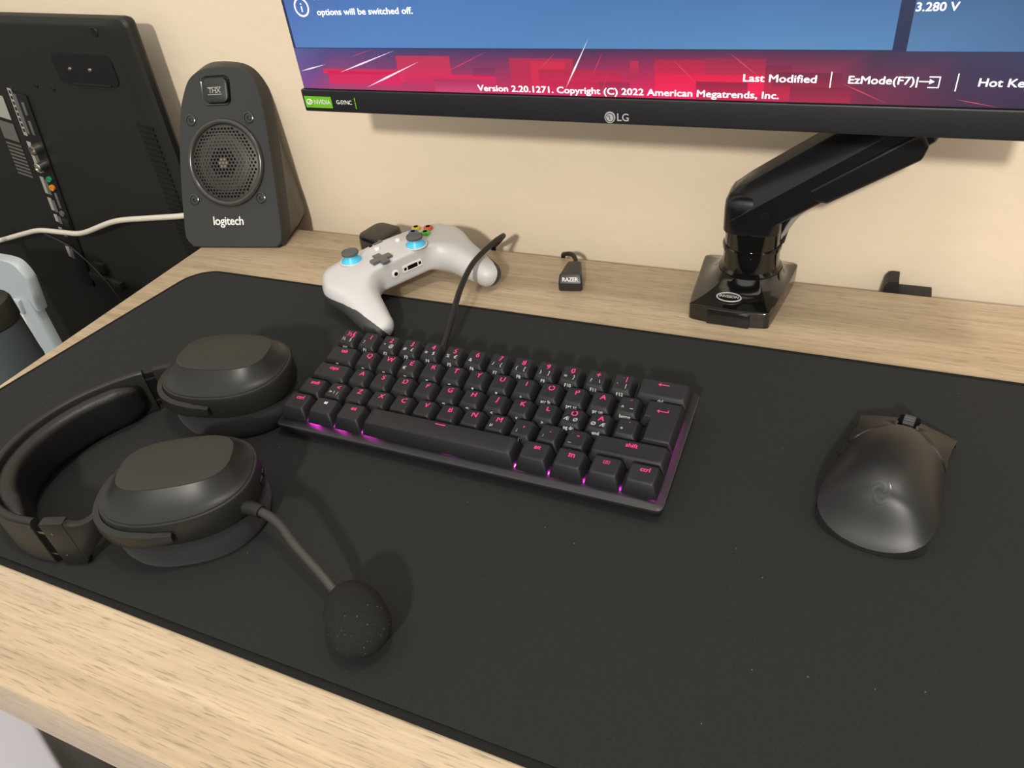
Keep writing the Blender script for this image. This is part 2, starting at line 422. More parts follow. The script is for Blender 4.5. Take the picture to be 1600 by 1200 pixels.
def keycap(r, ux, w, main, sub, front):
    cx, cy = ux*U, ROWY[r]*U; zt, sl = ROWZ[r], ROWS[r]
    hx, hy = w*U/2-.00055, U/2-.00055
    thx, thy = hx-.0031, .0066
    dish = .0005 if w < 4 else -.0005
    zb = plate_z(cy)+.0028
    cyt = cy+.0004
    def top(x, y):                       # x,y relative to the top centre
        q = (x/thx) if w < 4 else (y/thy)
        q2 = min(1, q*q)
        if w >= 1.5 and w < 4: q2 = min(1, (x/thx)**4)
        return zt+sl*y-dish*(1-q2)+.0001
    g = G(); n = 3
    base = rrect(hx, hy, .0012, n); mid = rrect(thx+.0005, thy+.0005, .0016, n); tp = rrect(thx-.0001, thy-.0001, .0014, n)
    bz = lambda y: zb+.108*y
    rings = [[(cx+x, cy+y, bz(y)) for x, y in base], [(cx+x, cy+y, bz(y)+.0012) for x, y in base],
             [(cx+x, cyt+y, top(x, y)-.0009) for x, y in mid], [(cx+x, cyt+y, top(x, y)-.00015) for x, y in tp]]
    for s_ in (.94, .78, .55, .3):
        rings.append([(cx+x*s_, cyt+y*s_, top(x*s_, y*s_)) for x, y in tp])
    g.loft(rings)
    k = g.build('keycap', m_key, kb, angle=50)
    # ---- legends
    t = G()
    warp0 = lambda v: V((cx+v.x, cyt+v.y, top(v.x, v.y)+.00012))
    def sh(x, y): return lambda v: warp0(V((v.x+x, v.y+y, 0)))
    if main == 'WIN':
        for dx in (-.0013, .0002):
            for dy in (0, .0014): icon_rect(t, dx, dy+.0018, dx+.0012, dy+.0030, None, 2, warp0)
    elif main == 'MENU':
        for a in ((-.002, .0014, .002, .0017), (-.002, .0047, .002, .005), (-.002, .0014, -.0017, .005), (.0017, .0014, .002, .005),
                  (-.001, .0023, .001, .0026), (-.001, .003, .001, .0033), (-.001, .0037, .001, .004)): icon_rect(t, *a, None, 0, warp0)
    elif main == '_bar': icon_rect(t, -.0038, .0036, .0038, .0044, None, 0, warp0)
    elif main in ('<-', 'RET'):
        icon_rect(t, -.0032, .0030, .0034, .0036, None, 0, warp0)
        icon_poly(t, [(-.0042, .0033), (-.0024, .0047), (-.0026, .0033), (-.0024, .0019)], None, 0, warp0)
        if main == 'RET': icon_rect(t, .0030, .0030, .0036, .0050, None, 0, warp0)
    else:
        long = len(main) > 2
        addtext(t, main, .0047 if long else .0062, None, warp=sh(.0009, .0026 if not long else .0030), bold=.00010)
    if sub:
        ps = sub.split(' ')
        xs = {1: [-.0028], 2: [-.003, .003], 3: [-.003, 0, .003]}[len(ps)]
        for c, x in zip(ps, [q*1.05 for q in xs]): addtext(t, c, .0042, None, mi=1, warp=sh(x, -.0028), bold=.00005)
    if front:
        A = V((cx, cy-hy, bz(-hy)+.0012)); B = V((cx, cyt-thy-.0005, top(0, -thy)-.0009))
        M = frame((A+B)/2+V((0, -.0002, 0))+(B-A)*.12, (1, 0, 0), B-A)
        if front == '@':
            icon_rect(t, -.0011, -.0004, -.0005, .0004, M, 1); icon_poly(t, [(-.0005, 0), (.0002, .0007), (.0002, -.0007)], M, 1); icon_rect(t, .0006, -.0006, .0009, .0006, M, 1)
        elif front == '*':
            icon_poly(t, [(.0009*math.cos(a*PI/4), .0009*math.sin(a*PI/4)) for a in range(8)], M, 1)
        else: addtext(t, front, .0034, M, mi=1, bold=.00006)
    if t.f: t.build('legend', [m_pink, m_white, m_winlit], k, smooth=False)
for kk in keys: keycap(*kk)
# the two-row return key
def enter_key():
    cx, cy = 14.125*U, 3*U
    L = [(13.5, 2.0), (15, 2.0), (15, 0), (13.75, 0), (13.75, 1.0), (13.5, 1.0)]
    def off(d0, dy):
        o = []
        for x, y in L:
            px, py = x*U, (2+y)*U
            o.append((px+(d0 if x in (13.5, 13.75) else -d0), py+(-dy if y == 2 else dy)))
        # inner notch corner keeps the offset directions
        o[4] = (13.75*U+d0, 3*U+dy); o[5] = (13.5*U+d0, 3*U+dy)
        return o
    ztop = lambda y: .0338+.15*(y-cy)
    zb = lambda y: plate_z(y)+.0028
    g = G()
    base, tp = off(.00055, .00055), off(.0036, .0028)
    g.loft([[(x, y, zb(y)) for x, y in base], [(x, y, zb(y)+.0012) for x, y in base], [(x, y, ztop(y)) for x, y in tp]])
    k = g.build('keycap', m_key, kb, angle=50, bev=.0007)
    t = G(); kx, ky = 14.28*U, 3.25*U
    w = lambda v: V((kx+v.x, ky+v.y, ztop(ky+v.y)+.0002))
    icon_rect(t, -.0032, .0030, .0034, .0036, None, 0, w); icon_rect(t, .0030, .0030, .0036, .0050, None, 0, w)
    icon_poly(t, [(-.0042, .0033), (-.0024, .0047), (-.0026, .0033), (-.0024, .0019)], None, 0, w)
    t.build('legend', m_pink, k, smooth=False)
enter_key()
# switch housings and their lights below the caps
g = G(); l = G()
for r, ux, w, *_ in keys+[(2, 14.3, 1.25)]:
    cx, cy = ux*U, ROWY[r]*U
    g.box((cx, cy, plate_z(cy)+.0015), (.0135, .0135, .003), bev=.0004, seg=1)
    l.box((cx, cy+.0045, plate_z(cy)+.0032), (.004, .003, .0008))
g.build('switches', m_case, kb, smooth=False)
# the lights sit in the gaps between the switches, flush with the plate
ll = G()
for x in (1.25, 2.5, 3.75, 10, 11.25, 12.5, 13.75):
    for dx in (-.0024, .0024): ll.box((x*U+dx, .0054, plate_z(.0054)+.0008), (.0018, .0016, .0014))
ll.box((7.1*U, .0052, plate_z(.0052)+.0008), (.0060, .0016, .0014)); ll.box((14.75*U, .0060, plate_z(.0060)+.0008), (.0030, .0016, .0014))
for y in (.35, 1.9, 2.6, 3.5): ll.box((.2800, y*U+.003, plate_z(y*U+.003)+.0008), (.0016, .007, .0014))
ll.build('key_light', m_led, kb, smooth=False)
# braided cable leaving the back edge, looping over the desk and down behind it
c = G(); c.tube([(.0800, .0955, .0155), (.0775, .112, .0172), (.0706, .1449, .025), (.0622, .1826, .033), (.0561, .2222, .036), (.0561, .2637, .034), (.0560, .2840, .0305),
                 (.0510, .296, .0245), (.0380, .3080, .010), (.0270, .3170, -.004), (.020, .321, -.05), (.018, .322, -.2)], .0026, 12)
c.build('cable', m_cableb, kb)
G().tube([(.0800, .0965, .0155), (.0788, .105, .0162), (.0770, .115, .0178)], [.0045, .0042, .0030], 12).build('cable_plug', m_case, kb)

# ------------------------------------------------------------------ mouse
ms = thing('computer_mouse', 'black wireless gaming mouse on the right of the mat', 'mouse', (.4125, .0755, MT), (0, 0, math.radians(-6.5)))
ms.scale = (1, .88, 1); ms.location = (.4110, .0665, MT); ms.rotation_euler.z = math.radians(-10.3)
def mw(y):      # half width of the top surface, y forward, millimetres
    t = (y+63)/126
    base = 29.3+2.4*math.cos((t-.16)*2*PI*.9)
    if t < .24: base *= max(0, 1-(.9985*(.24-t)/.24)**3.6)**.5
    if t > .95: base -= ((t-.95)/.05)**2*2.0
    return max(base, .6)
def mh(y):
    t = (y+63)/126
    z = 37.5*(1-((t-.40)/.74)**2) if t > .40 else 37.5*(1-((.40-t)/.40)**2.6*.80)
    return z
def mz(x, y):
    w = mw(y)+1e-6; q = min(1, abs(x)/w)
    h = mh(y); e = .50+.10*((y+63)/126)
    kk = min(1, max(0, (y+63)/23)); kk = kk*kk*(3-2*kk)
    return h*(1-(1-e)*(kk*q**2.6+1-kk))
def mtop(x, y, lift=0):
    return V((x, y, mz(x, y)+lift))/1000
tongue = [(-63, 1), (8, 1), (11.5, .96), (15, .80), (23, .46), (31, .22), (33, .19), (39, .18)]
def tb(y):
    for (a, p), (b, q) in zip(tongue, tongue[1:]):
        if y <= b: return p+(q-p)*max(0, (y-a))/(b-a)
    return .17
g = G(); ys = [-63+.0, -62.6, -61.8, -60.5, -58.5, -56]+list(np.linspace(-53, 33.5, 47)); nx = 24
rows = [[mtop(mw(y)*tb(y)*(2*i/nx-1), y) for i in range(nx+1)] for y in ys]
g.loft(rows, False, False, closed=False)
sk = [V((p.x, p.y, p.z-.003)) for p in rows[-1]]; g.loft([rows[-1], sk], False, False, closed=False)
g.loft([rows[0], [V((p.x, p.y, .0035)) for p in rows[0]]], False, False, closed=False)
g.build('shell', m_mouse, ms, world=False, angle=60)
for sgn, nm in ((-1, 'left_button'), (1, 'right_button')):
    g = G(); ys2 = list(np.linspace(10.5, 39, 17))+list(np.linspace(40, 62, 12)); nb = 12; rows = []
    for y in ys2:
        w = mw(y)
        inner = tb(y)*w+.5 if y < 39 else (6.4 if 40 < y < 60 else 5.2)
        outer = w+.15
        ridge = lambda q: -1.0*math.sin(PI*q)*max(0, min(1, (y-20)/25))
        row = []
        for i in range(nb+1):
            q = i/nb; x = inner+(outer-inner)*q
            lf = .9+ridge(q)
            if y < 39 and q < .34: lf -= 2.4*(1-q/.34)
            fr = max(0, (y-54)/8)
            row.append(mtop(sgn*x, y+1.6*fr*(q-.3), lf-2.0*fr*fr))
        rows.append(row)
    g.loft(rows, False, False, closed=False)
    per = [r[0] for r in rows]+rows[-1][1:]+[r[-1] for r in rows[::-1]][1:]+rows[0][::-1][1:-1]
    low = [V((p.x*.995, p.y*.998 if p.y > .05 else p.y, p.z-.0035 if p.y < .058 else p.z-.006)) for p in per]
    g.loft([per, low], False, False)
    g.build(nm, m_mousebtn, ms, world=False, angle=50)
# body below the top shell: bottom plate plus the waisted sides
g = G(); oy = [-63, -62.6, -61.8, -60.5, -58.5, -56]+list(np.linspace(-53, 61, 39))
def sidering(fx, fz, dy=0):
    R_ = [V((mw(y)*fx+dy, y*.995, fz(y)))/1000 for y in oy]; L_ = [V((-mw(y)*fx-dy, y*.995, fz(y)))/1000 for y in oy[::-1]]
    return R_+L_
zz = lambda y: mz(mw(y), y)-.4
g.loft([sidering(.9, lambda y: .9), sidering(.99, lambda y: 2.5), sidering(.965, lambda y: .5*zz(y)+1), sidering(1.0, lambda y: zz(y)-1), sidering(.985, lambda y: zz(y))], True, False)
g.build('base', m_mouseside, ms, world=False, angle=50)
# bridge under the wheel
g = G().box((0, .0475, .0130), (.0125, .0245, .012), bev=.0012); g.build('wheel_well', m_dark, ms, world=False)
g = G(); Mw = frame((0, .0500, .0165), (0, 1, 0), (0, 0, 1)); n = 48; prof = []
for z, rr in ((-.0034, .0072), (-.0030, .0080), (.0030, .0080), (.0034, .0072)):
    prof.append([((rr-(.0005 if k % 2 and abs(z) < .0032 else 0))*math.cos(2*PI*k/n), (rr-(.0005 if k % 2 and abs(z) < .0032 else 0))*math.sin(2*PI*k/n), z) for k in range(n)])
g.loft(prof, M=Mw); g.build('scroll_wheel', mat('ribbed_wheel_rubber', (.03, .03, .03), .5), ms, world=False, angle=20)
for yy in (8, 27):
    g = G(); pts = [V((-mw(y)-.9, y, .80*mz(mw(y), y)))/1000 for y in np.linspace(yy-8.5, yy+8.5, 9)]
    rings = []
    for p in pts: rings.append([p+V((dx, 0, dz))/1000 for dx, dz in ((.9, -2.4), (-.3, -2.2), (-.9, 0), (-.2, 2.0), (.9, 2.3))])
    g.loft(rings); g.build('side_button', m_mousebtn, ms, world=False)
# three interlaced curls as the emblem on the back
g = G()
for a0 in (90, 210, 330):
    ps = []
    for k in range(15):
        t = k/14; a = math.radians(a0+t*230); r = 1.4+6.4*t*(1-.25*t)
        ps.append((r*math.cos(a)*.95, -40+r*math.sin(a)*1.1))
    L1 = []; L2 = []
    for i, (x, y) in enumerate(ps):
        w = .85*math.sin(PI*min(.97, i/14+.08)); a, b = ps[max(0, i-1)], ps[min(14, i+1)]; d = V((b[0]-a[0], b[1]-a[1])).normalized()
        L1.append(mtop(x-d.y*w, y+d.x*w, .08)); L2.append(mtop(x+d.y*w, y-d.x*w, .08))
    g.loft([L1, L2], False, False, closed=False)
g.build('logo', m_logo, ms, world=False)

# ------------------------------------------------------------------ headset
hs = thing('headset', 'black over-ear gaming headset with boom microphone lying left of the keyboard', 'headset', (-.06, -.06, MT))
def cup(cx, cy, ang, near):
    M = Matrix.Translation((cx, cy, MT)) @ Matrix.Rotation(math.radians(ang), 4, 'Z')
    a, b, e, n = .0500, .0405, 2.25, 64
    O = selip(a, b, e, n); st = [(x+.0030, y) for x, y in selip(.0360, .0228, 2.9, n)]
    def ring(s_, z): return [(x*s_, y*s_, z) for x, y in O]
    housing = G().loft([ring(.90, .0225), ring(.985, .0240), ring(1.0, .0260), ring(1.0, .0400), ring(.985, .0418), ring(.965, .0423)], M=M).build('ear_cup', m_hp, hs, angle=30)
    rr = [ring(.962, .0420), ring(.955, .0430)]
    for t in (.15, .35, .55, .75, .9, 1.0):
        z = .0430+.0125*(t**1.6)
        rr.append([(x*.955*(1-t)+sx*t, y*.955*(1-t)+sy*t, z) for (x, y), (sx, sy) in zip(O, st)])
    sp = G().loft(rr, False, True, M=M).build('cup_cover', m_hp, housing, angle=25)
    G().loft([[(x, y, .0552) for x, y in st], [(x*.997, y*.995, .0561) for x, y in st], [(x*.98, y*.965, .0564) for x, y in st], [(x*.5, y*.5, .0566) for x, y in st]], M=M).build('cap_plate', m_hptop, housing, angle=30)
    G().loft([ring(.84, .0006), ring(.93, .0022), ring(.97, .0075), ring(.98, .0120), ring(.965, .0170), ring(.93, .0205), ring(.90, .0228)], M=M).build('ear_cushion', m_cush, hs, angle=60)
    # yoke: fork round the band side
    y = G(); rings = []
    A = [t for t in range(-97, 98, 5)]
    for t in A:
        th = PI+math.radians(t); c, s_ = math.cos(th), math.sin(th)
        px, py = a*math.copysign(abs(c)**(2/e), c), b*math.copysign(abs(s_)**(2/e), s_)
        d = V((px, py)).normalized(); p = V((px, py))
        k = 1 if abs(t) < 80 else (.8 if abs(t) < 92 else .55)
        i0, i1 = p+d*.0006, p+d*.0046*(.6+.4*k)
        h = .0056*k; zc = .0330
        rings.append([(i0.x, i0.y, zc-h), (i1.x, i1.y, zc-h*.85), ((i1.x+d.x*.0006), i1.y+d.y*.0006, zc), (i1.x, i1.y, zc+h*.85), (i0.x, i0.y, zc+h)])
    yk = y.loft(rings, M=M).build('yoke', m_hp, hs, angle=35)
    return M, a, b
NX, NY, NA = .0000, -.0945, 29
FX, FY, FA = -.0542, .0150, 14
Mn, ca, cb = cup(NX, NY, NA, True)
Mf, _, _ = cup(FX, FY, FA, False)
# headband
path = smooth([(-.0700, -.1515, 0), (-.0880, -.1530, 0), (-.1080, -.1500, 0), (-.1280, -.1405, 0), (-.1450, -.1240, 0), (-.1550, -.1010, 0), (-.1575, -.0750, 0), (-.1520, -.0490, 0), (-.1400, -.0260, 0), (-.1290, -.0115, 0), (-.1240, -.0065, 0)], 6)
def sweep(path, sec, z, scale=lambda t: 1):
    rings = []; n = len(path)
    for i, p in enumerate(path):
        t = (path[min(i+1, n-1)]-path[max(i-1, 0)]).normalized(); nr = V((-t.y, t.x, 0))       # towards the outside
        k = scale(i/(n-1))
        rings.append([V((p.x, p.y, z))+nr*(s_[0]*k)+V((0, 0, s_[1]*k)) for s_ in sec])
    return rings
def rsec(hx, hz, r, cx=0): return [(x+cx, z) for x, z in rrect(hx, hz, r, 3)]
zb = MT+.0205
G().loft(sweep(path, rsec(.0028, .0195, .0022), zb)).build('headband', m_hp, hs, angle=40)
G().loft(sweep(path, rsec(.0006, .0168, .0004, .0030), zb)).build('band_seam', m_hptop, hs, angle=40)
pin = path[7:-5]
def ps(t): return min(1, .35+3.2*min(t, 1-t)**.7) if .02 < t < .98 else .4
G().loft(sweep(pin, [(x*1.0-.0085, z) for x, z in rrect(.0068, .0165, .006, 4)], zb, lambda t: .30+.70*min(1, 7*min(t, 1-t))**.5) ).build('band_cushion', m_leather, hs, angle=60)
def block(name, p0, p1, hx, hz, m, z=None, bev=.0012):
    p0, p1 = V(p0), V(p1); d = p1-p0; L_ = d.length; Mb = frame((p0+p1)/2, d, (0, 0, 1))
    return G().box((0, 0, 0), (L_, hz*2, hx*2), M=Mb, bev=bev).build(name, m, hs)
# near side: slider rails, hinge block, arm to the yoke
block('slider', (-.0730, -.1517, zb), (-.0555, -.1490, zb), .0017, .0150, m_dark, bev=.0005)
for dz in (.0105, -.0100): block('slider_rail', (-.0720, -.1535, zb+dz), (-.0570, -.1510, zb+dz), .0008, .0010, m_hpmetal, bev=.0002)
block('hinge_block', (-.0640, -.1505, zb), (-.0490, -.1450, zb), .0034, .0192, m_hp)
g = G()
arm = smooth([(-.0495, -.1452, 0), (-.0440, -.1410, 0), (-.0405, -.1330, 0), (-.0415, -.1220, 0), (-.0450, -.1120, 0)], 4)
rings = []
for i, p in enumerate(arm):
    t = i/(len(arm)-1); h = .0128*(1-t)**3+.0062; zc = zb+(.0330+MT-zb)*t
    tg = (arm[min(i+1, len(arm)-1)]-arm[max(i-1, 0)]).normalized(); nr = V((tg.y, -tg.x, 0))
    rings.append([p+V((0, 0, zc))+nr*x+V((0, 0, z)) for x, z in rrect(.0032, h, .002, 2)])
g.loft(rings).build('yoke_arm', m_hp, hs, angle=40)
# far side
block('slider', (-.1255, -.0075, zb), (-.1120, .0040, zb), .0017, .0150, m_dark, bev=.0005)
for dz in (.0110, -.0100): block('slider_rail', (-.1255, -.0090, zb+dz), (-.1130, .0015, zb+dz), .0008, .0010, m_hpmetal, bev=.0002)
block('hinge_block', (-.1180, -.0010, zb), (-.1060, .0080, zb), .0034, .0190, m_hp)
block('yoke_arm', (-.1070, .0075, .0320), (-.0985, .0115, .0360), .0030, .0100, m_leather)
# boom microphone
boom = smooth([(.0330, -.0945, .0330), (.0440, -.0925, .0335), (.0621, -.0932, .0335), (.0790, -.0980, .0330), (.0954, -.1063, .0310), (.1195, -.1163, .0262), (.1340, -.1225, .0215), (.1400, -.1250, .0200)], 5)
G().tube([(.0370, -.0930, .0335), (.0440, -.0925, .0335), (.0530, -.0924, .0335), (.0610, -.0932, .0335)], [.0050, .0052, .0046, .0042], 16).build('boom_socket', m_hp, hs)
G().tube(boom[8:], .0029, 12, sub=0).build('microphone_boom', mat('flexible_boom_rubber', (.03, .028, .024), .5), hs)
fd = V((.0225, -.0185, -.004)).normalized(); fc = V((.1545, -.1335, MT+.0182)); Mfm = frame(fc, fd, (0, 0, 1))
g = G(); rings = []
for t in np.linspace(-1, 1, 21):
    r = max(.02, (1-abs(t)**2.5))**.5; wide = .0172*(1+.10*t)
    rings.append([(t*.0225, .0148*r*math.sin(a), wide*r*math.cos(a)) for a in np.linspace(0, 2*PI, 32, endpoint=False)])
g.loft(rings, M=Mfm).build('microphone_foam', m_foam, hs, angle=70)
# controls on the rim of the near cup
g = G()
for t, w in ((-2, .003), (9, .002), (18, .0018)):
    th = math.radians(t); p = Mn @ V((ca*math.cos(th), cb*math.sin(th), .031)); d = (p-Mn @ V((0, 0, .031))).normalized()
    g.box((0, 0, 0), (.0016, w*2, .004), M=frame(p, d, V((-d.y, d.x, 0))), bev=.0005)
g.build('rim_controls', m_gloss, hs)

# ------------------------------------------------------------------ game controller
gc = thing('game_controller', 'white wireless game controller with blue thumbstick collars behind the keyboard', 'game controller', (-.0215, .214, .032), (0, 0, math.radians(62)))
h = 1.25
lo = np.array([-86., -84., -40.]); nn = np.array([138, 112, 56])
ax = [lo[i]+h*np.arange(nn[i]) for i in range(3)]
X, Y, Z = np.meshgrid(*ax, indexing='ij'); A = np.abs(X)
def rbox(x, y, z, c, hf, r):
    q = [np.abs(v-cc)-(e-r) for v, cc, e in zip((x, y, z), c, hf)]
    return np.sqrt(sum(np.maximum(v, 0)**2 for v in q))+np.minimum(np.maximum(q[0], np.maximum(q[1], q[2])), 0)-r
def rcone(x, y, z, a, b, ra, rb, sz=1.0):
    a, b = np.array(a, float), np.array(b, float); d = b-a; L2 = d@d
    t = np.clip(((x-a[0])*d[0]+(y-a[1])*d[1]+(z-a[2])*d[2])/L2, 0, 1)
    return np.sqrt((x-a[0]-t*d[0])**2+(y-a[1]-t*d[1])**2+((z-a[2]-t*d[2])*sz)**2)-(ra+(rb-ra)*t)
def smin(a, b, k):
    hh = np.maximum(k-np.abs(a-b), 0)/k; return np.minimum(a, b)-hh*hh*k*.25
body = rbox(A, Y, Z, (0, 11, 0), (52, 27, 15), 4)
shoulder = rcone(A, Y, Z, (46, 14, -3), (50, 0, -4), 24, 23, 1.35)
grip = rcone(A, Y, Z, (52, 0, -4), (59.5, -60, -16), 21.5, 13, 1.05)
F = smin(smin(body, shoulder, 10), grip, 12)
dome = 14.3-.0012*A**2-.0032*(Y-8)**2*(Y < 8)-.018*np.maximum(Y-16, 0)**2
clip = (Z-dome)
F = -smin(-F, -clip, 2.5)
P, Q = surface_nets(F, lo, h)
fc_ = P[Q].mean(1)
def seamf(p):
    return np.minimum(p[:, 2]+13-1.6*(np.abs(p[:, 0])-63), 1e9)
darkf = (seamf(fc_) < 0) & (fc_[:, 1] < 20) & (fc_[:, 2] < -3)
va = np.zeros(len(P), bool); vb = va.copy(); va[Q[darkf]] = True; vb[Q[~darkf]] = True
vm = va & vb & (P[:, 2] < -4)
grad = np.stack([-1.6*np.sign(P[:, 0]), np.zeros(len(P)), np.ones(len(P))], 1)
step = np.clip(seamf(P)/(1+1.6**2), -.8, .8)
P[vm] -= (step[:, None]*grad)[vm]
parts = [('shell', ~darkf, m_xwhite)]+[('grip_back', darkf & (np.sign(fc_[:, 0]) == q), m_xgrey) for q in (-1, 1)]
for nm, sel, mm in parts:
    q = Q[sel]; us, iv = np.unique(q, return_inverse=True); iv = iv.reshape(q.shape)
    me = bpy.data.meshes.new(nm); me.from_pydata((P[us]/1000).tolist(), [], iv.tolist()); me.update()
    o = finish(nm, me, mm, gc, world=False, angle=80)
    if nm == 'shell':
        sm = o.modifiers.new('smooth', 'SMOOTH'); sm.factor = .5; sm.iterations = 2
def cz(x, y):
    return 14.3-.0012*x*x-(.0032*(y-8)**2 if y < 8 else 0)-(.018*(y-16)**2 if y > 16 else 0)
mm_ = .001
for x, y, lean in ((-38, 14, 0), (19, -8, 0)):
    z = cz(x, y); Ms = Matrix.Translation(V((x, y, z))*mm_)
    g = G().torus(10.2*mm_, 1.0*mm_, 40, 8, M=Ms); st_ = g.build('stick_ring', m_xwhite, gc, world=False)
    g = G().lathe([(9.6*mm_, -.6*mm_), (9.4*mm_, .5*mm_), (6.0*mm_, 4.4*mm_), (5.4*mm_, 6.5*mm_)], 32, M=Ms)
    col = g.build('thumbstick', m_blue, gc, world=False)
    g = G().lathe([(5.2*mm_, 6.0*mm_), (7.6*mm_, 7.0*mm_), (8.0*mm_, 8.2*mm_), (7.8*mm_, 9.4*mm_), (6.6*mm_, 9.9*mm_), (6.0*mm_, 9.2*mm_), (3*mm_, 9.0*mm_), (.2*mm_, 9.1*mm_)], 32, M=Ms)
    g.build('stick_cap', m_stick, col, world=False)
x, y = -19, -8; Md = Matrix.Translation(V((x, y, cz(x, y)-.2))*mm_)
cross = [(-3.6, 3.6), (-3.6, 10.2), (3.6, 10.2), (3.6, 3.6), (10.2, 3.6), (10.2, -3.6), (3.6, -3.6), (3.6, -10.2), (-3.6, -10.2), (-3.6, -3.6), (-10.2, -3.6), (-10.2, 3.6)]
g = G().loft([[(a*mm_, b*mm_, 0) for a, b in cross], [(a*mm_, b*mm_, 2.3*mm_) for a, b in cross], [(a*.9*mm_, b*.9*mm_, 2.8*mm_) for a, b in cross]], M=Md)
g.build('direction_pad', m_dpad, gc, world=False, angle=30)
for dx, dy, mb in ((0, 8.5, m_bY), (-8.5, 0, m_bX), (0, -8.5, m_bA), (8.5, 0, m_bB)):
    x, y = 38+dx, 13+dy; Mb = Matrix.Translation(V((x, y, cz(x, y)-.3))*mm_)
    b_ = G().lathe([(4.6*mm_, 0), (4.6*mm_, 1.6*mm_), (4.2*mm_, 2.8*mm_), (2.4*mm_, 3.3*mm_), (.1*mm_, 3.4*mm_)], 24, M=Mb).build('face_button', mb, gc, world=False)
    G().lathe([(2.3*mm_, 3.2*mm_), (2.2*mm_, 3.5*mm_), (.1*mm_, 3.6*mm_)], 16, M=Mb).build('button_face', m_dark, b_, world=False)
for x in (-11.5, 11.5):
    g = G(); g.lathe([(2.6*mm_, -.3*mm_), (2.5*mm_, 1.1*mm_), (1.8*mm_, 1.6*mm_), (.1*mm_, 1.7*mm_)], 20, M=Matrix.Translation(V((x, 12, cz(x, 12)))*mm_))
    g.build('menu_button', m_brightwhite, gc, world=False)
g = G(); g.box((-4*mm_, 24.0*mm_, (cz(4, 24.0)+.2)*mm_), (9*mm_, 3.0*mm_, 1.6*mm_), bev=.0004); g.build('guide_button', m_dpad, gc, world=False)
g = G(); g.box((-12*mm_, 23.5*mm_, (cz(12, 23.5)+.1)*mm_), (3.4*mm_, 1.8*mm_, 1.2*mm_), bev=.0003); g.build('pairing_slot', m_dark, gc, world=False)
# ports on the lower edge
yp = -16.2
Mp = frame(V((-12, yp, -1.5))*mm_, (1, 0, 0), (0, 0, 1))
pj_ = G().lathe([(3.9*mm_, -1*mm_), (3.9*mm_, .3*mm_), (3.2*mm_, .6*mm_)], 28, M=Mp).build('headphone_jack', m_brightwhite, gc, world=False)
G().lathe([(1.9*mm_, 0), (1.9*mm_, .8*mm_), (1.7*mm_, .85*mm_)], 20, M=Mp).build('jack_hole', m_dark, pj_, world=False)
Mp = frame(V((6.5, yp, -1))*mm_, (1, 0, 0), (0, 0, 1))
ep = G().prism([(a*mm_, b*mm_) for a, b in rrect(10.5, 3.4, .8)], -1*mm_, .5*mm_, M=Mp).build('expansion_port', m_brightwhite, gc, world=False, smooth=False)
g = G(); g.prism([(a*mm_, b*mm_) for a, b in rrect(5.4, 2.0, .5)], 0, .65*mm_, M=Mp)
for sx in (-8, 8): g.prism([(a*mm_+sx*mm_, b*mm_) for a, b in rrect(1.4, 1.4, .4)], 0, .65*mm_, M=Mp)
g.build('port_slots', m_dark, ep, world=False, smooth=False)
for s_ in (-1, 1):
    g = G(); rings = []
    for t in np.linspace(0, 1, 9):
        x = s_*(16+46*t); y = 37.5-10*t**2.2; r = 7.5-2*t
        rings.append([((x)*mm_, (y+3.2*math.cos(a))*mm_, (-2-3*t+r*.75*math.sin(a))*mm_) for a in np.linspace(0, 2*PI, 16, endpoint=False)])
    g.loft(rings).build('bumper', m_xwhite, gc, world=False, angle=60)
    g = G(); rings = []
    for t in np.linspace(0, 1, 8):
        rings.append([((s_*44+(11-3*t)*math.cos(a))*mm_, (33+8*t*(1.2-t)+4*math.sin(a)*(1-.3*t))*mm_, (-5-21*t)*mm_) for a in np.linspace(0, 2*PI, 16, endpoint=False)])
    g.loft(rings).build('trigger', m_xgrey, gc, world=False, angle=60)

# ------------------------------------------------------------------ gloss black rounded gadget behind the controller
pk = thing('dock', 'gloss black rounded block standing behind the white controller near the wall', 'dock', (-.0775, .2720, 0), (0, 0, math.radians(-12)))
sq = rrect(.0183, .0183, .009, 8)
def sr(k, z, w=0): return [(x*k, y*k, z) for x, y in sq]
G().loft([sr(1.06, .0003), sr(1.06, .002), sr(1.0, .0245), sr(.985, .0270), sr(.95, .0288)], True, True).build('body', m_gloss, pk, world=False, angle=40)
G().loft([sr(.952, .0285), sr(.93, .0296), sr(.80, .0303), sr(.5, .0306)], False, True).build('top_cap', mat('satin_black_top', (.016, .0155, .012), .4), pk, world=False, angle=50)
G().tube([(-.0600, .2855, .010), (-.0500, .2925, .016), (-.0440, .2990, .0145), (-.041, .3060, .006), (-.0395, .3140, -.004), (-.039, .318, -.06), (-.039, .318, -.2)], .0026, 12).build('cable', m_cableb, pk)

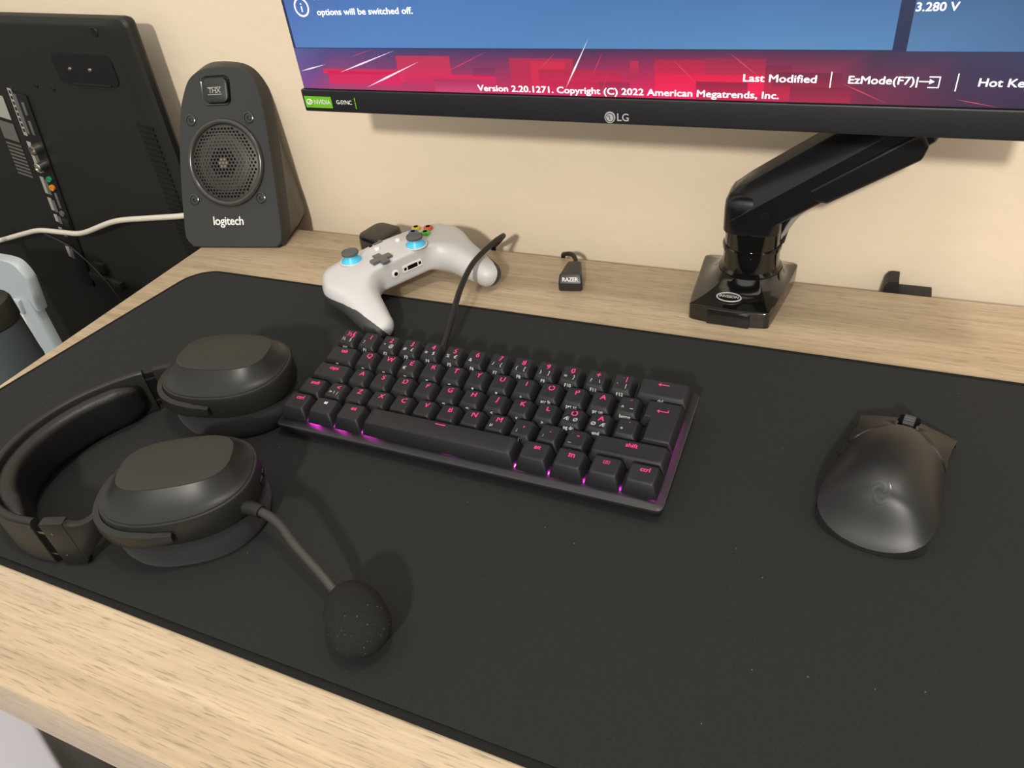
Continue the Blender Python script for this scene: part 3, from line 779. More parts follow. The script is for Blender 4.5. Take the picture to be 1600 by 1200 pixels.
# ------------------------------------------------------------------ usb receiver dongle
ua = math.radians(12)
ud = thing('receiver_dongle', 'small black wireless receiver stand with white lettering between controller and monitor arm', 'receiver', (.135, .262, 0), (0, 0, ua))
g = G(); rings = []
for y, hw, z0, z1 in ((-.0125, .0106, .0006, .0085), (-.0118, .0110, .0003, .0095), (-.0090, .0105, .0002, .0150), (-.0080, .0103, .0002, .0160), (.0180, .0068, .0005, .0145), (.0190, .0062, .0012, .0136)):
    hz = (z1-z0)/2; rings.append([(x, y, (z0+z1)/2+z) for x, z in rrect(hw, hz, min(.0022, hz*.45), 3)])
g.loft(rings).build('body', mat('satin_black_dongle', (.014, .0135, .012), .4), ud, world=False, angle=30)
g = G(); Mt = frame((0, -.01095, .0116), (1, 0, 0), (0, .0028, .0055))
addtext(g, 'RAZER', .0052, Mt @ Matrix.Translation((0, 0, .0006)), bold=.00012, space=.92); g.build('lettering', m_brightwhite, ud, world=False, smooth=False)
G().tube([(.1312, .2800, .0085), (.1285, .2900, .0105), (.1215, .2990, .0105), (.1120, .3060, .006), (.1060, .3140, -.003), (.104, .319, -.04), (.104, .319, -.2)], .0022, 12).build('cable', m_cableb, ud)

# ------------------------------------------------------------------ monitor
mn = thing('monitor', 'black desktop monitor on an arm showing a blue and red firmware screen', 'monitor', (.2025, .225, .18))
MX0, MX1, MZ0, MZ1, MY = -.0675, .4725, .1775, .5025, .2
g = G(); g.box(((MX0+MX1)/2, MY+.009, (MZ0+MZ1)/2+.004), (MX1-MX0-.004, .016, MZ1-MZ0-.008), bev=.0015)
rings = []
for y, k, r in ((MY+.016, .96, .012), (MY+.026, .86, .02), (MY+.040, .62, .03), (MY+.046, .50, .03)):
    rings.append([((MX0+MX1)/2+x, y, (MZ0+MZ1)/2+z) for x, z in rrect((MX1-MX0)/2*k, (MZ1-MZ0)/2*k, r, 5)])
g.loft(rings); g.build('housing', m_bezel, mn, angle=30)
# lower bezel stands a little proud and wide
g = G(); g.box(((MX0+MX1)/2, MY+.0085, (MZ0+.1955)/2), (MX1-MX0+.0012, .019, .1955-MZ0), bev=.0018, seg=3); g.build('lower_bezel', m_bezel, mn, angle=30)
def at(x, z, dy=0): return frame((x, MY-dy, z), (1, 0, 0), (0, 0, 1))
SX0, SX1, SZ0, SZ1 = -.0632, .4682, .1965, .4960
e_text = emis('lit_text', (1, 1, 1), 1.5)
m_scr = bpy.data.materials.new('lit_display'); m_scr.use_nodes = True
nt = m_scr.node_tree; b = nt.nodes['Principled BSDF']; b.inputs['Base Color'].default_value = (.01, .01, .012, 1); b.inputs['Roughness'].default_value = .35
at_ = nt.nodes.new('ShaderNodeAttribute'); at_.attribute_name = 'pixel_colour'
nt.links.new(at_.outputs['Color'], b.inputs['Emission Color']); b.inputs['Emission Strength'].default_value = 1.0
def lin(c): return tuple((v/255/12.92 if v < 10 else ((v/255+.055)/1.055)**2.4) for v in c)
sv_, sf_, scol = [], [], []
def q4(x0, z0, x1, z1, lay, cb, ct, cb2=None, ct2=None):
    y = MY-.0006-.00004*lay; b_ = len(sv_)
    sv_.extend([(x0, y, z0), (x1, y, z0), (x1, y, z1), (x0, y, z1)]); sf_.append([b_, b_+1, b_+2, b_+3])
    scol.extend([lin(cb), lin(cb2 or cb), lin(ct2 or ct), lin(ct)])
def streak(x0, z0, x1, z1, w, c, lay):
    a, b_ = V((x0, 0, z0)), V((x1, 0, z1)); d = (b_-a).normalized(); n_ = V((-d.z, 0, d.x))*w/2; y = MY-.0006-.00004*lay
    mid = a.lerp(b_, .4); k = len(sv_)
    sv_.extend([(p.x, y, p.z) for p in (a, mid-n_, b_, mid+n_)]); sf_.append([k, k+1, k+2, k+3]); scol.extend([lin(c)]*4)
BT = .2285       # top of the red band
q4(SX0, SZ0, SX1, SZ1, 0, (40, 45, 78), (52, 62, 100))
# two blue panels, graded in columns
cols = [(-.0612, (88, 128, 190), (70, 104, 172)), (.02, (86, 134, 192), (74, 116, 180)), (.12, (82, 132, 188), (70, 118, 178)), (.22, (84, 134, 186), (66, 112, 170)), (.30, (88, 138, 188), (66, 108, 166)), (.3700, (88, 136, 184), (62, 102, 156))]
for (xa, ca, ta), (xb, cb, tb_) in zip(cols, cols[1:]):
    q4(xa, BT-.0005, xb, .2700, 1, ca, ta, cb, tb_); q4(xa, .2700, xb, SZ1-.03, 1, ta, (50, 80, 130), tb_, (50, 80, 130))
q4(.3775, BT-.0012, SX1-.001, .2700, 1, (86, 130, 176), (56, 92, 134), (70, 104, 150), (50, 80, 118)); q4(.3775, .2700, SX1-.001, SZ1-.03, 1, (56, 92, 134), (40, 70, 110))
# the red picture along the bottom: graded ground, then its blocks
gr_ = [(SX0, (128, 72, 140), (86, 92, 150)), (-.03, (170, 62, 112), (72, 72, 128)), (.06, (196, 48, 92), (58, 58, 104)), (.13, (206, 36, 86), (60, 52, 96)), (.20, (232, 24, 88), (66, 44, 84)),
       (.25, (238, 22, 92), (72, 44, 80)), (.30, (206, 30, 80), (72, 44, 76)), (.36, (120, 38, 70), (60, 48, 76)), (.41, (70, 42, 70), (56, 54, 84)), (SX1, (40, 40, 66), (52, 56, 92))]
for (xa, ca, ta), (xb, cb, tb_) in zip(gr_, gr_[1:]): q4(xa, SZ0, xb, BT-.001, 1, ca, ta, cb, tb_)
q4(-.040, .2085, .030, .2125, 2, (222, 44, 92), (190, 46, 88))
for a in ((-.036, .2005, .032, .2105, 2, (216, 36, 96), (208, 36, 84)), (.030, .2035, .076, .2225, 3, (222, 42, 96), (184, 48, 84)), (.036, .2015, .112, .2095, 4, (196, 42, 100), (214, 38, 84)),
          (.060, .1968, .100, .2060, 5, (206, 70, 118), (176, 40, 84)), (.094, .2085, .112, .2145, 4, (150, 48, 92), (120, 48, 90)),
          (.124, .2010, .172, .2215, 2, (196, 36, 78), (178, 40, 76)), (.140, .2010, .166, .2195, 3, (214, 36, 74), (206, 38, 74)), (.146, .1968, .205, .2140, 4, (226, 26, 88), (180, 32, 68)),
          (.150, .1968, .200, .2060, 5, (216, 34, 92), (190, 26, 70)), (.190, .1968, .212, .2065, 6, (198, 46, 90), (160, 30, 70)), (.2125, .2090, .2185, .2205, 5, (176, 36, 72), (190, 40, 78)),
          (.2290, .1968, .262, .2215, 3, (240, 24, 92), (176, 30, 66)), (.230, .2000, .300, .2125, 4, (246, 26, 88), (226, 22, 70)), (.262, .2010, .300, .2225, 3, (226, 30, 72), (150, 36, 70)),
          (.257, .1968, .290, .2080, 6, (206, 24, 76), (150, 24, 62)), (.300, .1990, .316, .2185, 4, (200, 30, 70), (120, 36, 66)), (.3160, .1968, .352, .2060, 5, (170, 34, 74), (130, 32, 64)),
          (.305, .2060, .345, .2145, 6, (150, 34, 66), (110, 36, 64))):
    q4(*a)
W_, P_ = (255, 240, 255), (206, 62, 96)
for a in ((-.062, .2100, -.036, .2155, .0011), (-.024, .2095, .030, .2262, .0012), (-.0015, .1985, .05, .2185, .0014), (.014, .2045, .050, .2185, .0007), (.166, .2020, .184, .2345, .0013)): streak(*a, W_, 9)
for a in ((.07, .2105, .108, .2262, .0008), (-.012, .2210, .012, .2272, .0006), (.146, .2130, .160, .2260, .0008), (.186, .2110, .194, .2265, .0007), (.192, .199, .197, .2125, .0005)): streak(*a, P_, 9)
for a in ((.2415, .2215, .2580, .2060, .0007), (.277, .2262, .300, .2090, .0007), (.345, .2090, .373, .1972, .0007), (.408, .2010, .432, .1968, .0006)): streak(*a, (206, 76, 98), 9)
me = bpy.data.meshes.new('screen'); me.from_pydata(sv_, [], sf_); me.update()
ca_ = me.color_attributes.new('pixel_colour', 'FLOAT_COLOR', 'POINT')
for k, c in enumerate(scol): ca_.data[k].color = (*c, 1)
finish('screen', me, m_scr, mn, smooth=False)
tx = G()
def st(body, x0, x1, z, size, lay=14, sk=0, bold=.00012):
    vs, fs = textgeo(body, size, 'LEFT', 1.0, bold); w = max(v.x for v in vs); k = (x1-x0)/w
    G().add([(v.x*k+sk*v.y, v.y, 0) for v in vs], fs, 0, at(x0, z, .0006+.00004*lay)).build('screen_text', e_text, mn, smooth=False)
st('Version 2.20.1271. Copyright (C) 2022 American Megatrends, Inc.', .0965, .3098, .2002, .0062)
st('Last Modified', .2864, .3310, .2107, .0064); st('EzMode(F7)|', .3486, .3870, .2107, .0064); st('Hot Keys', .4178, .4475, .2105, .0064)
st('options will be switched off.', -.0324, .0518, .2534, .0062)
st('Allow BIOS to switch off some power at S4/S5 to get the system ready for ErP requirements. When enabled, all other PME', -.0324, .3400, .2640, .0062)
st('3.280 V', .3777, .3995, .2508, .0064)
def tq(x0, z0, x1, z1):
    tx.add([(x0, MY-.0012, z0), (x1, MY-.0012, z0), (x1, MY-.0012, z1), (x0, MY-.0012, z1)], [[0, 1, 2, 3]])
def icon(name):
    global tx
    tx.build(name, e_text, mn, smooth=False); tx = G()
for a in ((.3388, .2060, .3394, .2155), (.4070, .2055, .4076, .2155)): tq(*a); icon('divider')
tq(.3875, .2104, .3945, .2110); tx.add([(.3930, MY-.0012, .2122), (.3958, MY-.0012, .2107), (.3930, MY-.0012, .2092)], [[0, 1, 2]]); icon('arrow_icon')
tx.add([(x, MY-.0012, z) for x, z in ((.3925, .2137), (.3985, .2137), (.3985, .2071), (.3925, .2071), (.3925, .2077), (.3979, .2077), (.3979, .2131), (.3925, .2131))], [[0, 1, 6, 7], [1, 2, 5, 6], [2, 3, 4, 5]]); icon('bracket_icon')
tx.torus(.0062, .0006, 32, 4, M=at(-.0455, .2572, .0012)); tq(-.0460, .2540, -.0450, .2580); tq(-.0460, .2590, -.0450, .2600); icon('information_icon')
# stickers and badges on the lower bezel
yb = .0012
stk = G(); stk.prism(rrect(.0134, .0046, .0004, 2), 0, .0002, M=at(-.0522, .1856, yb)); sk_ = stk.build('sticker', m_green, mn, smooth=False)
tt = G(); addtext(tt, 'NVIDIA', .0052, at(-.0482, .1856, yb+.0004), bold=.0001, space=.95); tt.torus(.0019, .0005, 20, 6, M=at(-.0610, .1856, yb+.0003), sx=1.3)
tt.lathe([(.0008, 0), (.0008, .0003)], 12, M=at(-.0606, .1856, yb+.0003))
tt.build('sticker_lettering', m_brightwhite, sk_, smooth=False)
tt = G(); addtext(tt, 'G-SYNC', .0046, at(-.0268, .1859, yb), bold=.0001, space=.9); tt.build('lettering', m_brightwhite, mn, smooth=False)
tt = G(); tt.prism(rrect(.0004, .0045, .0002, 2), 0, .0002, M=at(-.0158, .1856, yb)); tt.build('sticker_line', m_green, mn, smooth=False)
tt = G(); tt.lathe([(.0040, 0), (.0039, .0006)], 32, M=at(.1978, .1825, yb-.0003)); em = tt.build('emblem', m_chrome, mn, smooth=False)
tt = G(); Me = at(.1978, .1825, yb+.0004)
tt.torus(.0029, .00022, 28, 5, M=Me)
tt.add([(-.0003, -.0014, 0), (.0011, -.0014, 0), (.0011, -.001, 0), (.0001, -.001, 0), (.0001, .0013, 0), (-.0003, .0013, 0)], [[0, 1, 2, 3, 4, 5]], 0, Me)
tt.lathe([(.0004, 0), (.0004, .0001)], 10, M=Me @ Matrix.Translation((-.0013, .001, 0)))
tt.build('emblem_lines', m_dark, em, smooth=False)
tt = G(); addtext(tt, 'LG', .0075, at(.2072, .1825, yb), bold=.0001); tt.build('brand_lettering', m_chrome, mn, smooth=False)

mn.rotation_euler.y = math.radians(.45); mn.location.z -= .0021      # hangs a hair low on its right side

# ------------------------------------------------------------------ monitor arm
ma = thing('monitor_mount', 'gloss black swivel mount with slanting arm clamped to the back of the desk', 'monitor mount', (.288, .27, 0))
g = G(); rings = []
bpts = [(.2520, .2318), (.2600, .2297), (.2720, .2283), (.2840, .2278), (.2960, .2280), (.3080, .2290), (.3152, .2306), (.3170, .2360), (.3195, .2520), (.3228, .2760), (.3255, .2970), (.3268, .3140), (.3250, .3190), (.3150, .3202),
        (.2860, .3205), (.2580, .3202), (.2475, .3190), (.2460, .3140), (.2468, .2970), (.2480, .2760), (.2492, .2520), (.2508, .2360)]
bsm = [(p.x, p.y) for p in smooth([(x, y, 0) for x, y in bpts], 4, True)]
def bedge(y): return .0150-.0010*max(0, (y-.23)/.09)
pcx, pcy = .2910, .2830
rings.append([(x, y, .0003) for x, y in bsm])
rings.append([(x, y, bedge(y)-.0012) for x, y in bsm])
for t in (.03, .10, .2, .35, .5, .65, .8, .9, 1.0):
    r = []
    for x, y in bsm:
        an = math.atan2(y-pcy, x-pcx); qx, qy = pcx+.0262*math.cos(an), pcy+.0262*math.sin(an)
        fall = bedge(y)-(.0006 if t > .02 else 0)
        z = fall+(.0275-fall)*(.35*t+.65*t**3)
        r.append((x+(qx-x)*t, y+(qy-y)*t, z))
    rings.append(r)
g.loft(rings); bs = g.build('clamp_base', m_gloss, ma, angle=40)
g = G(); Mc = frame((.2840, .2277, .0062), (.0360, -.0012, 0), (0, 0, 1))
g.box((0, 0, 0), (.0345, .0115, .003), M=Mc, bev=.0008); g.box((0, .0030, .0012), (.010, .0035, .0016), M=Mc, bev=.0003)
g.build('cable_flap', m_arm, bs)
d = V((.0, .5, .32)); Ml = frame((.2815, .2420, bedge(.242)+.0034), (.0180, -.0004, 0), (0, 1, .22))
g = G().torus(.0098, .0007, 40, 8, M=Ml @ Matrix.Translation((0, 0, .0004)), sx=1.0, sy=.52); lg = g.build('badge_ring', m_chrome, bs)
g = G(); addtext(g, 'INVISION', .0040, Ml @ Matrix.Translation((0, 0, .0010)), bold=.0001, space=.95); g.build('badge_lettering', m_chrome, lg, smooth=False)
Mpz = Matrix.Translation((.2910, .2830, 0))
g = G().lathe([(.0255, .0255), (.0258, .0290), (.0232, .0310), (.0228, .0455), (.0240, .0465), (.0240, .0495), (.0228, .0505)], 48, M=Mpz); g.build('collar', m_gloss, ma, angle=30)
G().lathe([(.0224, .0500), (.0225, .0650), (.0225, .0740), (.0205, .0790), (.014, .081), (.001, .082)], 48, M=Mpz).build('post', m_gloss, ma, angle=40)
g = G().loft([[(.2910+x*k, .2830+y*k, z) for x, y in rrect(.0226, .0226, .011, 5)] for z, k in ((.0660, .985), (.0672, 1.0), (.0860, 1.0), (.0920, .97), (.0965, .85), (.0985, .62))])
g.build('elbow_housing', m_arm, ma, angle=40)
ad = V((math.cos(math.radians(35)), .03, math.sin(math.radians(35)))).normalized()
A0 = V((.291, .283, .0865))
Ma = frame(A0, ad, (0, 1, 0))
sec = [(-.0205, -.0200), (-.0222, -.0185), (-.0230, .0020), (-.0222, .0038), (-.0125, .0188), (-.0108, .0200), (.0110, .0205), (.0130, .0198), (.0215, .0135), (.0225, .0110), (.0225, -.0180), (.0205, -.0200)]
secs = sec
g = G(); rings = []
for s_, k in ((-.0265, .55), (-.0240, .84), (-.0180, .96), (-.004, 1.0), (.03, 1.0), (.10, .98), (.130, .95), (.138, .75)):
    rings.append([(s_+(.012 if z > 0 else -.004)*(z/.02)*(1 if s_ < 0 else 0), y*k, z*k) for y, z in secs])
g.loft(rings, M=Ma); g.build('spring_arm', m_arm, ma, angle=24)
g = G(); poly = [(.044, -.006), (.042, -.015), (.050, -.0225), (.118, -.0255), (.126, -.019), (.128, -.006)]
g.loft([[(x, y, z if y > -.02 else z) for x, z in poly] for y in (-.0235, .0175)], M=Ma)
g.build('cable_cover', m_arm, ma, angle=30, bev=.0025)
# forearm behind the screen and the plate it carries
E0 = A0+ad*.120
g = G(); g.lathe([(.020, .0), (.020, .04)], 32, M=Matrix.Translation(E0+V((0, 0, .012)))); g.build('elbow', m_arm, ma)
fe = V((.2025, .262, .335))
g = G(); Mf2 = frame(E0+V((0, 0, .045)), fe-(E0+V((0, 0, .045))), (0, 1, 0)); L_ = (fe-(E0+V((0, 0, .045)))).length
g.box((L_/2, 0, 0), (L_, .022, .030), M=Mf2, bev=.004); g.build('forearm', m_arm, ma)
g = G(); g.box((.2025, .2495, .340), (.11, .006, .11), bev=.002); g.box((.2025, .258, .337), (.04, .016, .04), bev=.003); g.build('mounting_plate', m_arm, ma)
G().tube([(.3120, .2860, .0520), (.3210, .2850, .0720), (.3310, .2845, .0850), (.3400, .2840, .0945), (.348, .284, .102)], .0021, 10).build('cable', mat('grey_cable', (.35, .33, .3), .4), ma)
G().tube([(.3130, .2870, .0500), (.3170, .2870, .0700), (.3230, .2860, .0860), (.3320, .2850, .0960)], .0032, 10).build('cable', m_cableb, ma)

# ------------------------------------------------------------------ power plug tucked behind the desk
pp = thing('power_plug', 'black angled plug poking up behind the right of the desk', 'plug', (.4125, .328, -.016), )
g = G(); pl = [(.3965, -.03), (.3985, .0005), (.4010, .0045), (.4040, .0055), (.4092, .0053), (.4104, -.0070), (.4104, -.03)]
g.loft([[(x, y, z) for x, z in pl] for y in (.318, .337)]); g.box((.4215, .3275, -.0195), (.0295, .018, .0265), bev=.001)
g.build('plug_body', mat('soft_black_plug', (.008, .008, .009), .6), pp, angle=30)
rings = [[(.4362+i*.0034, .3275+.0045*math.cos(a)*k, -.0155-i*.0006+.0038*k*math.sin(a)) for a in np.linspace(0, 2*PI, 16, endpoint=False)] for i, k in enumerate((1, .8, 1, .78, .95, .75, .9, .6))]
G().loft(rings).build('strain_relief', m_case, pp)
G().tube([(.455, .3275, -.017), (.475, .326, -.022), (.50, .325, -.05), (.51, .325, -.2)], .0025, 10).build('cord', m_cableb, pp)

# ------------------------------------------------------------------ speaker
yaw = math.radians(11); SO = V((-.262, .2535, 0)); su = V((math.cos(yaw), math.sin(yaw), 0)); sb = V((-math.sin(yaw), math.cos(yaw), 0))
sv = (sb*.45+V((0, 0, 1))).normalized(); sn = su.cross(sv)
sp = thing('speaker', 'charcoal desktop speaker leaning back against the wall left of the monitor', 'speaker', tuple(SO+sb*.04), (0, 0, yaw))
def SF(u, v, w=0): return SO+su*u+sv*v+sn*w
def SM(u, v, w=0): return frame(SF(u, v, w), su, sv)
ol = [(-48, 1), (-59, 3), (-65.5, 10), (-67, 22), (-65, 70), (-61.5, 110), (-56, 145), (-50, 164), (-41, 180), (-26, 189), (-8, 191.5), (6, 191.5), (20, 190), (31, 185), (39, 175), (44.5, 160), (48, 138), (51.5, 100), (54, 60), (56, 22), (55, 9), (50, 2.5), (42, 1)]
oc = [(p.x/1000, p.y/1000) for p in smooth([(x, y, 0) for x, y in ol], 4, True)]
def so(k, w): return [SF(-.006+(u+.006)*k, .094+(v-.094)*k, w) for u, v in oc]
g = G().loft([so(1, -.002), so(1.0, -.0005), so(.988, .0006)], True, True); bf = g.build('baffle', m_spk, sp, angle=40)
def back(k, bmin, extra):
    r = []
    for u, v in oc:
        p = SF(-.006+(u+.006)*(k), .094+(v-.094)*(.5+.5*k), 0); d = (p-SO).dot(sb); z = max(p.z, .0004)
        r.append(SO+su*((p-SO).dot(su))+sb*max(d+extra, bmin)+V((0, 0, z)))
    return r
def frontrim(w, k):
    r = []
    for p in so(k, w): r.append(V((p.x, p.y, max(p.z, .0004))))
    return r
g = G().loft([frontrim(-.0022, .999), frontrim(-.006, 1.03), back(1.03, .016, .018)], False, False); g.build('bezel', m_spkside, sp, angle=40)
g = G().loft([back(1.025, .016, .018), back(1.0, .050, .022), back(.95, .072, .010), back(.86, .078, .0)], False, True); g.build('cabinet', m_spkback, sp, angle=40)
# driver: ring, curved grille with holes, dust cap behind
g = G().torus(.0435, .0032, 64, 12, M=SM(-.0045, .0925, .0015)); g.build('driver_ring', m_ring, bf)
Mg = SM(-.0045, .0925, .0012)
g = G().lathe([(.0412, .0), (.036, .0012), (.028, .0030), (.018, .0042), (.009, .0047), (.0005, .0048)], 48, M=Mg); gr = g.build('grille', m_grille, bf)
hl = G(); pitch = .0041
for j in range(-11, 12):
    for i in range(-11, 12):
        x = (i+.5*(j % 2))*pitch; y = j*pitch*.866; r = math.hypot(x, y)
        if r < .0385:
            z = .00495-.0048*(r/.0412)**2+.0001
            hl.add([(x+.00145*math.cos(a*PI/4), y+.00145*math.sin(a*PI/4), z-.0002*0) for a in range(8)], [list(range(8))], 1 if r < .0062 else 0, Mg)
hl.build('grille_holes', [m_dark, m_dome], gr, smooth=False)
for u, v in ((-.0429, .1384), (.0285, .1386), (-.0491, .0539), (.0345, .0550)):
    g = G().lathe([(.0062, -.0004), (.0060, .0012), (.0050, .0016), (.0044, .0004)], 24, M=SM(u, v, .0006)); sc = g.build('screw_cup', m_ring, bf)
    g = G().lathe([(.0030, .0001), (.0028, .0012), (.0012, .0015), (.0011, .0006)], 16, M=SM(u, v, .0006)); g.build('screw', m_spkside, sc)
g = G(); bd = rrect(.0155, .0135, .006, 5)
g.loft([[(x*1.12, y*1.14, 0) for x, y in bd], [(x*1.1, y*1.1, .0010) for x, y in bd], [(x*1.0, y*1.0, .0003) for x, y in bd]], M=SM(-.008, .1675, .0006)); bg_ = g.build('badge_frame', m_gloss, bf)
g = G().loft([[(x*.93, y*.92, 0) for x, y in bd], [(x*.92, y*.9, .0022) for x, y in bd], [(x*.82, y*.78, .0028) for x, y in bd]], M=SM(-.008, .1675, .0006)); g.build('badge', m_spkside, bg_, angle=30)
g = G(); Mt = SM(-.008, .1670, .0037); addtext(g, 'THX', .0078, Mt, bold=.0001, space=.9)
g.prism(rrect(.0085, .0003, .0001, 1), 0, .0001, M=Mt @ Matrix.Translation((0, .0034, 0))); g.prism(rrect(.0085, .0003, .0001, 1), 0, .0001, M=Mt @ Matrix.Translation((0, -.0038, 0)))
g.build('badge_lettering', mat('dull_silver_print', (.33, .32, .3), .5), bg_, smooth=False)
g = G(); vs, fs = textgeo('logitech', .0132, 'CENTER', .95, .00022); g.add(vs, fs, 0, SM(-.0088, .0300, .0009)); g.build('brand_lettering', m_brightwhite, bf, smooth=False)
# white cable leaving the speaker behind the television side
cb_ = G().tube([(-.300, .300, .030), (-.3250, .2850, .0265), (-.3468, .2700, .0248), (-.4105, .2680, .0168), (-.4702, .2680, .0073), (-.5400, .2680, -.0150), (-.5799, .2680, -.0180), (-.6250, .2680, -.0195), (-.6629, .2680, -.0279), (-.7300, .2680, -.0453), (-.80, .268, -.06)], .0034, 12)
tag(cb_.build('speaker_cable', m_cablew), 'off-white cable hanging in front of the turned television, running behind the speaker', 'cable')

# ------------------------------------------------------------------ television, turned with its back to the room
tv = thing('television', 'dark flat television standing beside the desk, turned back to front', 'television', (-.80, .31, -.73))
roll = math.radians(-2.2)
TC = V((-.353, .30, .2315)); tx_ = V((math.cos(roll), 0, math.sin(roll))); tz_ = V((-math.sin(roll), 0, math.cos(roll)))
def TM(dx, dz, dy=0):    # dx left of the right edge, dz below the top edge, on the back face
    return frame(TC+tx_*(-dx+.0165)+tz_*(-dz+.0045)+V((0, -dy-.0066, 0)), tx_, tz_)
TWd, THt = .92, .62
def tring(i, y, r):
    return [TC+tx_*(-TWd/2+x)+tz_*(-THt/2+z)+V((0, y, 0)) for x, z in rrect(TWd/2-i, THt/2-i, r, 5)]
def tring(ix, iz, y, r):
    return [TC+tx_*(-TWd/2+x)+tz_*(-THt/2+z)+V((0, y, 0)) for x, z in rrect(TWd/2-ix, THt/2-iz, r, 5)]
g = G().loft([tring(.002, .002, .012, .006), tring(0, 0, .008, .008), tring(0, 0, .001, .010), tring(.003, .001, -.002, .010), tring(.017, .006, -.0060, .012), tring(.021, .008, -.0066, .014)])
hz_ = g.build('rear_housing', m_tv, tv, angle=22)
# raised rib down the side, carrying hand recess and vents
g = G().prism(rrect(.046, .0165, .008, 4), -.0005, .0004, M=TM(.099, .058, .0008)); rc = g.build('hand_recess', m_tvdark, hz_, smooth=False)
g = G().box((.01, -.0158, .0012), (.056, .0018, .002), M=TM(.104, .058, .0008), bev=.0006); g.build('recess_lip', m_tv, rc)
g = G()
for dx in (.121, .090): g.lathe([(.0024, 0), (.002, .0012), (.0003, .0016)], 14, M=TM(dx, .058, .0013))
g.build('recess_screws', m_steel, rc)
g = G()
for dx, dz, r in ((.062, .018, .0052), (.165, .082, .0030), (.192, .080, .0028), (.137, .060, .003)): g.lathe([(r, 0), (r*.9, .0004)], 16, M=TM(dx, dz, .0004))
g.build('screw_holes', m_tvdark, hz_)
g = G()
for i in range(26): g.box((0, 0, 0), (.022, .0036, .0006), M=TM(.040-.0000*i, .118+.0068*i, .0004) @ Matrix.Rotation(math.radians(-12), 4, 'Z'))
g.build('vent_slots', m_tvdark, hz_, smooth=False)
# slanting strip of sockets with a column of labels
SA, SB_ = V((-.566, .2925, .1535)), V((-.622, .2925, -.1165)); sd = (SB_-SA).normalized(); L_ = (SB_-SA).length
sdx = V((0, -1, 0)).cross(sd)
def PM(s_, off, dy=0): return frame(SA+sd*s_+sdx*off+V((0, -dy, 0)), sdx, -sd)
g = G().box((0, 0, 0), (.022, L_, .003), M=PM(L_/2, 0), bev=.0008); pn = g.build('socket_panel', m_tvdark, hz_)
sgn = -1 if (PM(0, .02).translation-SA).x > 0 else 1      # labels lie on the left
k_ = 1 if (PM(0, .02).translation-SA).x > 0 else -1
def soc(s_, prof, m, nm): G().lathe(prof, 20, M=PM(s_, k_*.001, .0015)).build(nm, m, pn)
soc(.068, [(.0062, 0), (.0062, .010), (.005, .0105), (.0046, .006), (.001, .006)], m_steel, 'aerial_socket')
soc(.090, [(.0058, 0), (.0058, .011), (.0045, .012), (.003, .008), (.0008, .008)], m_steel, 'aerial_socket')
soc(.110, [(.0036, 0), (.0036, .003), (.0018, .003), (.0016, .001)], mat('green_socket', (.02, .30, .14), .4), 'audio_socket')
soc(.122, [(.0040, 0), (.0040, .003), (.0018, .003), (.0016, .001)], mat('orange_socket', (.70, .25, .03), .4), 'audio_socket')
soc(.160, [(.0040, 0), (.0038, .002), (.001, .002)], m_tvlab2, 'audio_socket')
for s_, w, hh in ((.018, .004, .016), (.042, .004, .018), (.141, .004, .022)): G().box((0, 0, 0), (w, hh, .002), M=PM(s_, k_*.0015, .0015), bev=.0005).build('video_socket', m_tvlab2, pn)
g = G().box((0, 0, 0), (.010, .012, .004), M=PM(.174, k_*.003, .0015), bev=.0008); g.build('network_socket', m_spkside, pn)
g = G()
for s0, s1 in ((-.004, .058), (.063, .108), (.111, .138), (.141, .163), (.166, .180), (.186, .200), (.216, .236)):
    g.box((0, 0, 0), (.0065, (s1-s0)-.003, .0004), M=PM((s0+s1)/2, -k_*.0165, 0), mi=0); g.box((0, 0, 0), (.006, (s1-s0)*.8, .0004), M=PM((s0+s1)/2, -k_*.0090-.0*k_, .0016), mi=1)
g.box((0, 0, 0), (.022, .030, .0004), M=PM(.026, -k_*.044), mi=0); g.box((0, 0, 0), (.026, .024, .0004), M=PM(.058, -k_*.046), mi=1)
for j in range(9): g.box((0, 0, 0), (.026, .0026, .0004), M=PM(.076+.0052*j, -k_*.046), mi=1)
for j in range(8): g.box((0, 0, 0), (.003, .004, .0003), M=PM(.002+.0068*j, -k_*.0165, .0003), mi=2)
g.box((0, 0, 0), (.008, .012, .0004), M=PM(-.004, -k_*.040), mi=3)
g.build('labels', [m_tvlab, m_tvlab2, m_tvdark, mat('yellow_green_label', (.35, .42, .12), .5)], hz_, smooth=False)
# cable tie hook and long neck stand
g = G().box((0, 0, 0), (.055, .014, .010), M=frame((-.572, .290, -.102), (1, 0, -.25), (.2, 0, 1)), bev=.002); g.box((0, 0, 0), (.018, .016, .008), M=frame((-.575, .292, -.083), (1, 0, -.1), (.1, 0, 1)), bev=.002)
g.build('cable_hook', m_tv, hz_)
g = G(); g.box((-.80, .318, -.55), (.10, .016, .34), bev=.006); g.box((-.80, .27, -.715), (.42, .12, .03), bev=.006); g.build('floor_stand', m_tv, tv)
G().tube([(-.66, .292, -.040), (-.610, .285, -.050), (-.578, .283, -.078), (-.560, .283, -.112), (-.552, .283, -.15), (-.55, .283, -.25)], .0011, 8).build('power_lead', m_spkside, tv)

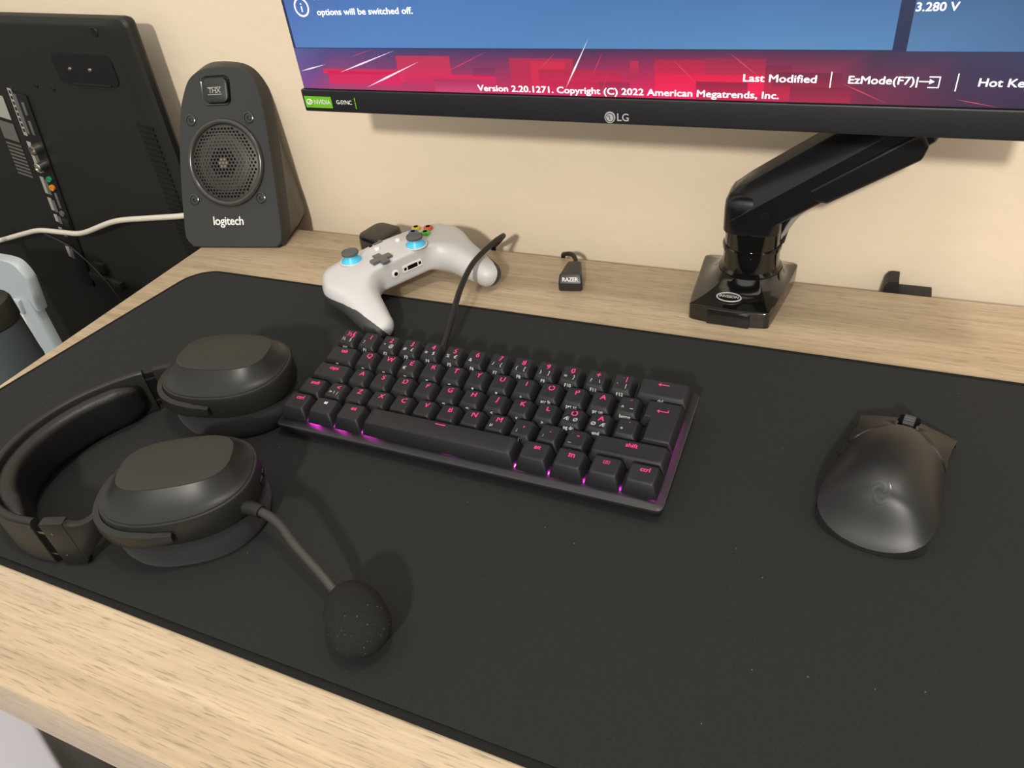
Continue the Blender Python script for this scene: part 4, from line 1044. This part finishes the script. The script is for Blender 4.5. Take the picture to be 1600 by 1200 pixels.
# ------------------------------------------------------------------ pale plastic bin and dark bottle left of the desk
bn = thing('plastic_bin', 'pale blue grey rounded plastic bin standing left of the desk', 'bin', (-.475, .12, -.73))
g = G(); rings = []
out = smooth([(-.66, -.73, 0), (-.65, -.02, 0), (-.64, .006, 0), (-.60, .0120, 0), (-.54, .0125, 0), (-.5130, .0115, 0), (-.5000, .0070, 0), (-.4935, -.0060, 0), (-.4945, -.0180, 0), (-.5050, -.0560, 0), (-.5164, -.0984, 0), (-.54, -.73, 0)], 5)
for y, k in ((.148, .975), (.1495, .992), (.152, 1.0), (.158, 1.0), (.161, .985)):
    rings.append([(-.570+(p.x+.570)*k, y, p.y*(k if p.y > -.5 else 1)) for p in out])
g.loft(rings).build('bin_shell', m_binw, bn, angle=40)
g = G().box((0, 0, 0), (.007, .004, .075), M=frame((-.5440, .1475, -.080), (1, 0, -.26), (0, 1, 0)), bev=.001); g.build('latch_rail', m_brightwhite, bn)
g = G().box((0, 0, 0), (.0085, .005, .020), M=frame((-.5335, .1460, -.0500), (1, 0, -.26), (0, 1, 0)), bev=.001); g.build('latch', m_binw, bn)
bt = thing('bottle', 'dark blue grey bottle with black lid in front of the pale bin', 'bottle', (-.419, .05, -.73))
Mb = Matrix.Translation((-.4190, .050, -.026))
G().lathe([(.030, -.703), (.031, -.69), (.0310, -.022), (.0314, -.021), (.0314, -.017), (.0310, -.016), (.0305, .026), (.029, .030)], 40, M=Mb).build('flask', m_bottle, bt, angle=30)
G().lathe([(.0300, .029), (.0316, .031), (.0316, .050), (.030, .053), (.026, .0538), (.001, .054)], 40, M=Mb).build('lid', mat('black_lid', (.012, .012, .010), .45), bt, angle=30)

# ------------------------------------------------------------------ things under the desk's front corner
cu = thing('storage_box', 'smooth white storage box on the floor under the desk front corner', 'box', (-.33, -.17, -.73))
p0, p1 = V((-.303, -.170, -.3)), V((-.231, -.195, -.3)); d = (p1-p0).normalized()
g = G(); Mq = frame((-.36, -.30, -.3), d, V((0, 0, 1)).cross(d)); nq = V((0, 0, 1)).cross(d)
a = Mq.inverted() @ p0
g.box((.05, a.y-.30, -.215), (.70, .60, .43), M=Mq, bev=.005, seg=3); g.build('box_body', m_box, cu, angle=40)
g = G(); rings = []
for t in np.linspace(-1, 1, 15):
    r = max(.03, 1-abs(t)**3)**.5
    rings.append([(-.195+.10*t, -.085+.075*r*math.copysign(abs(math.cos(a))**.7, math.cos(a)), -.345+.035*r*math.copysign(abs(math.sin(a))**.8, math.sin(a))) for a in np.linspace(0, 2*PI, 28, endpoint=False)])
dk = thing('cushion', 'dark olive cushion in shadow under the front edge of the desk', 'cushion', (-.195, -.085, -.73))
g.loft(rings).build('cushion_cover', m_cloth, dk, angle=60)
G().box((-.195, -.085, -.55), (.12, .10, .35), bev=.01).build('support', m_dark, dk)
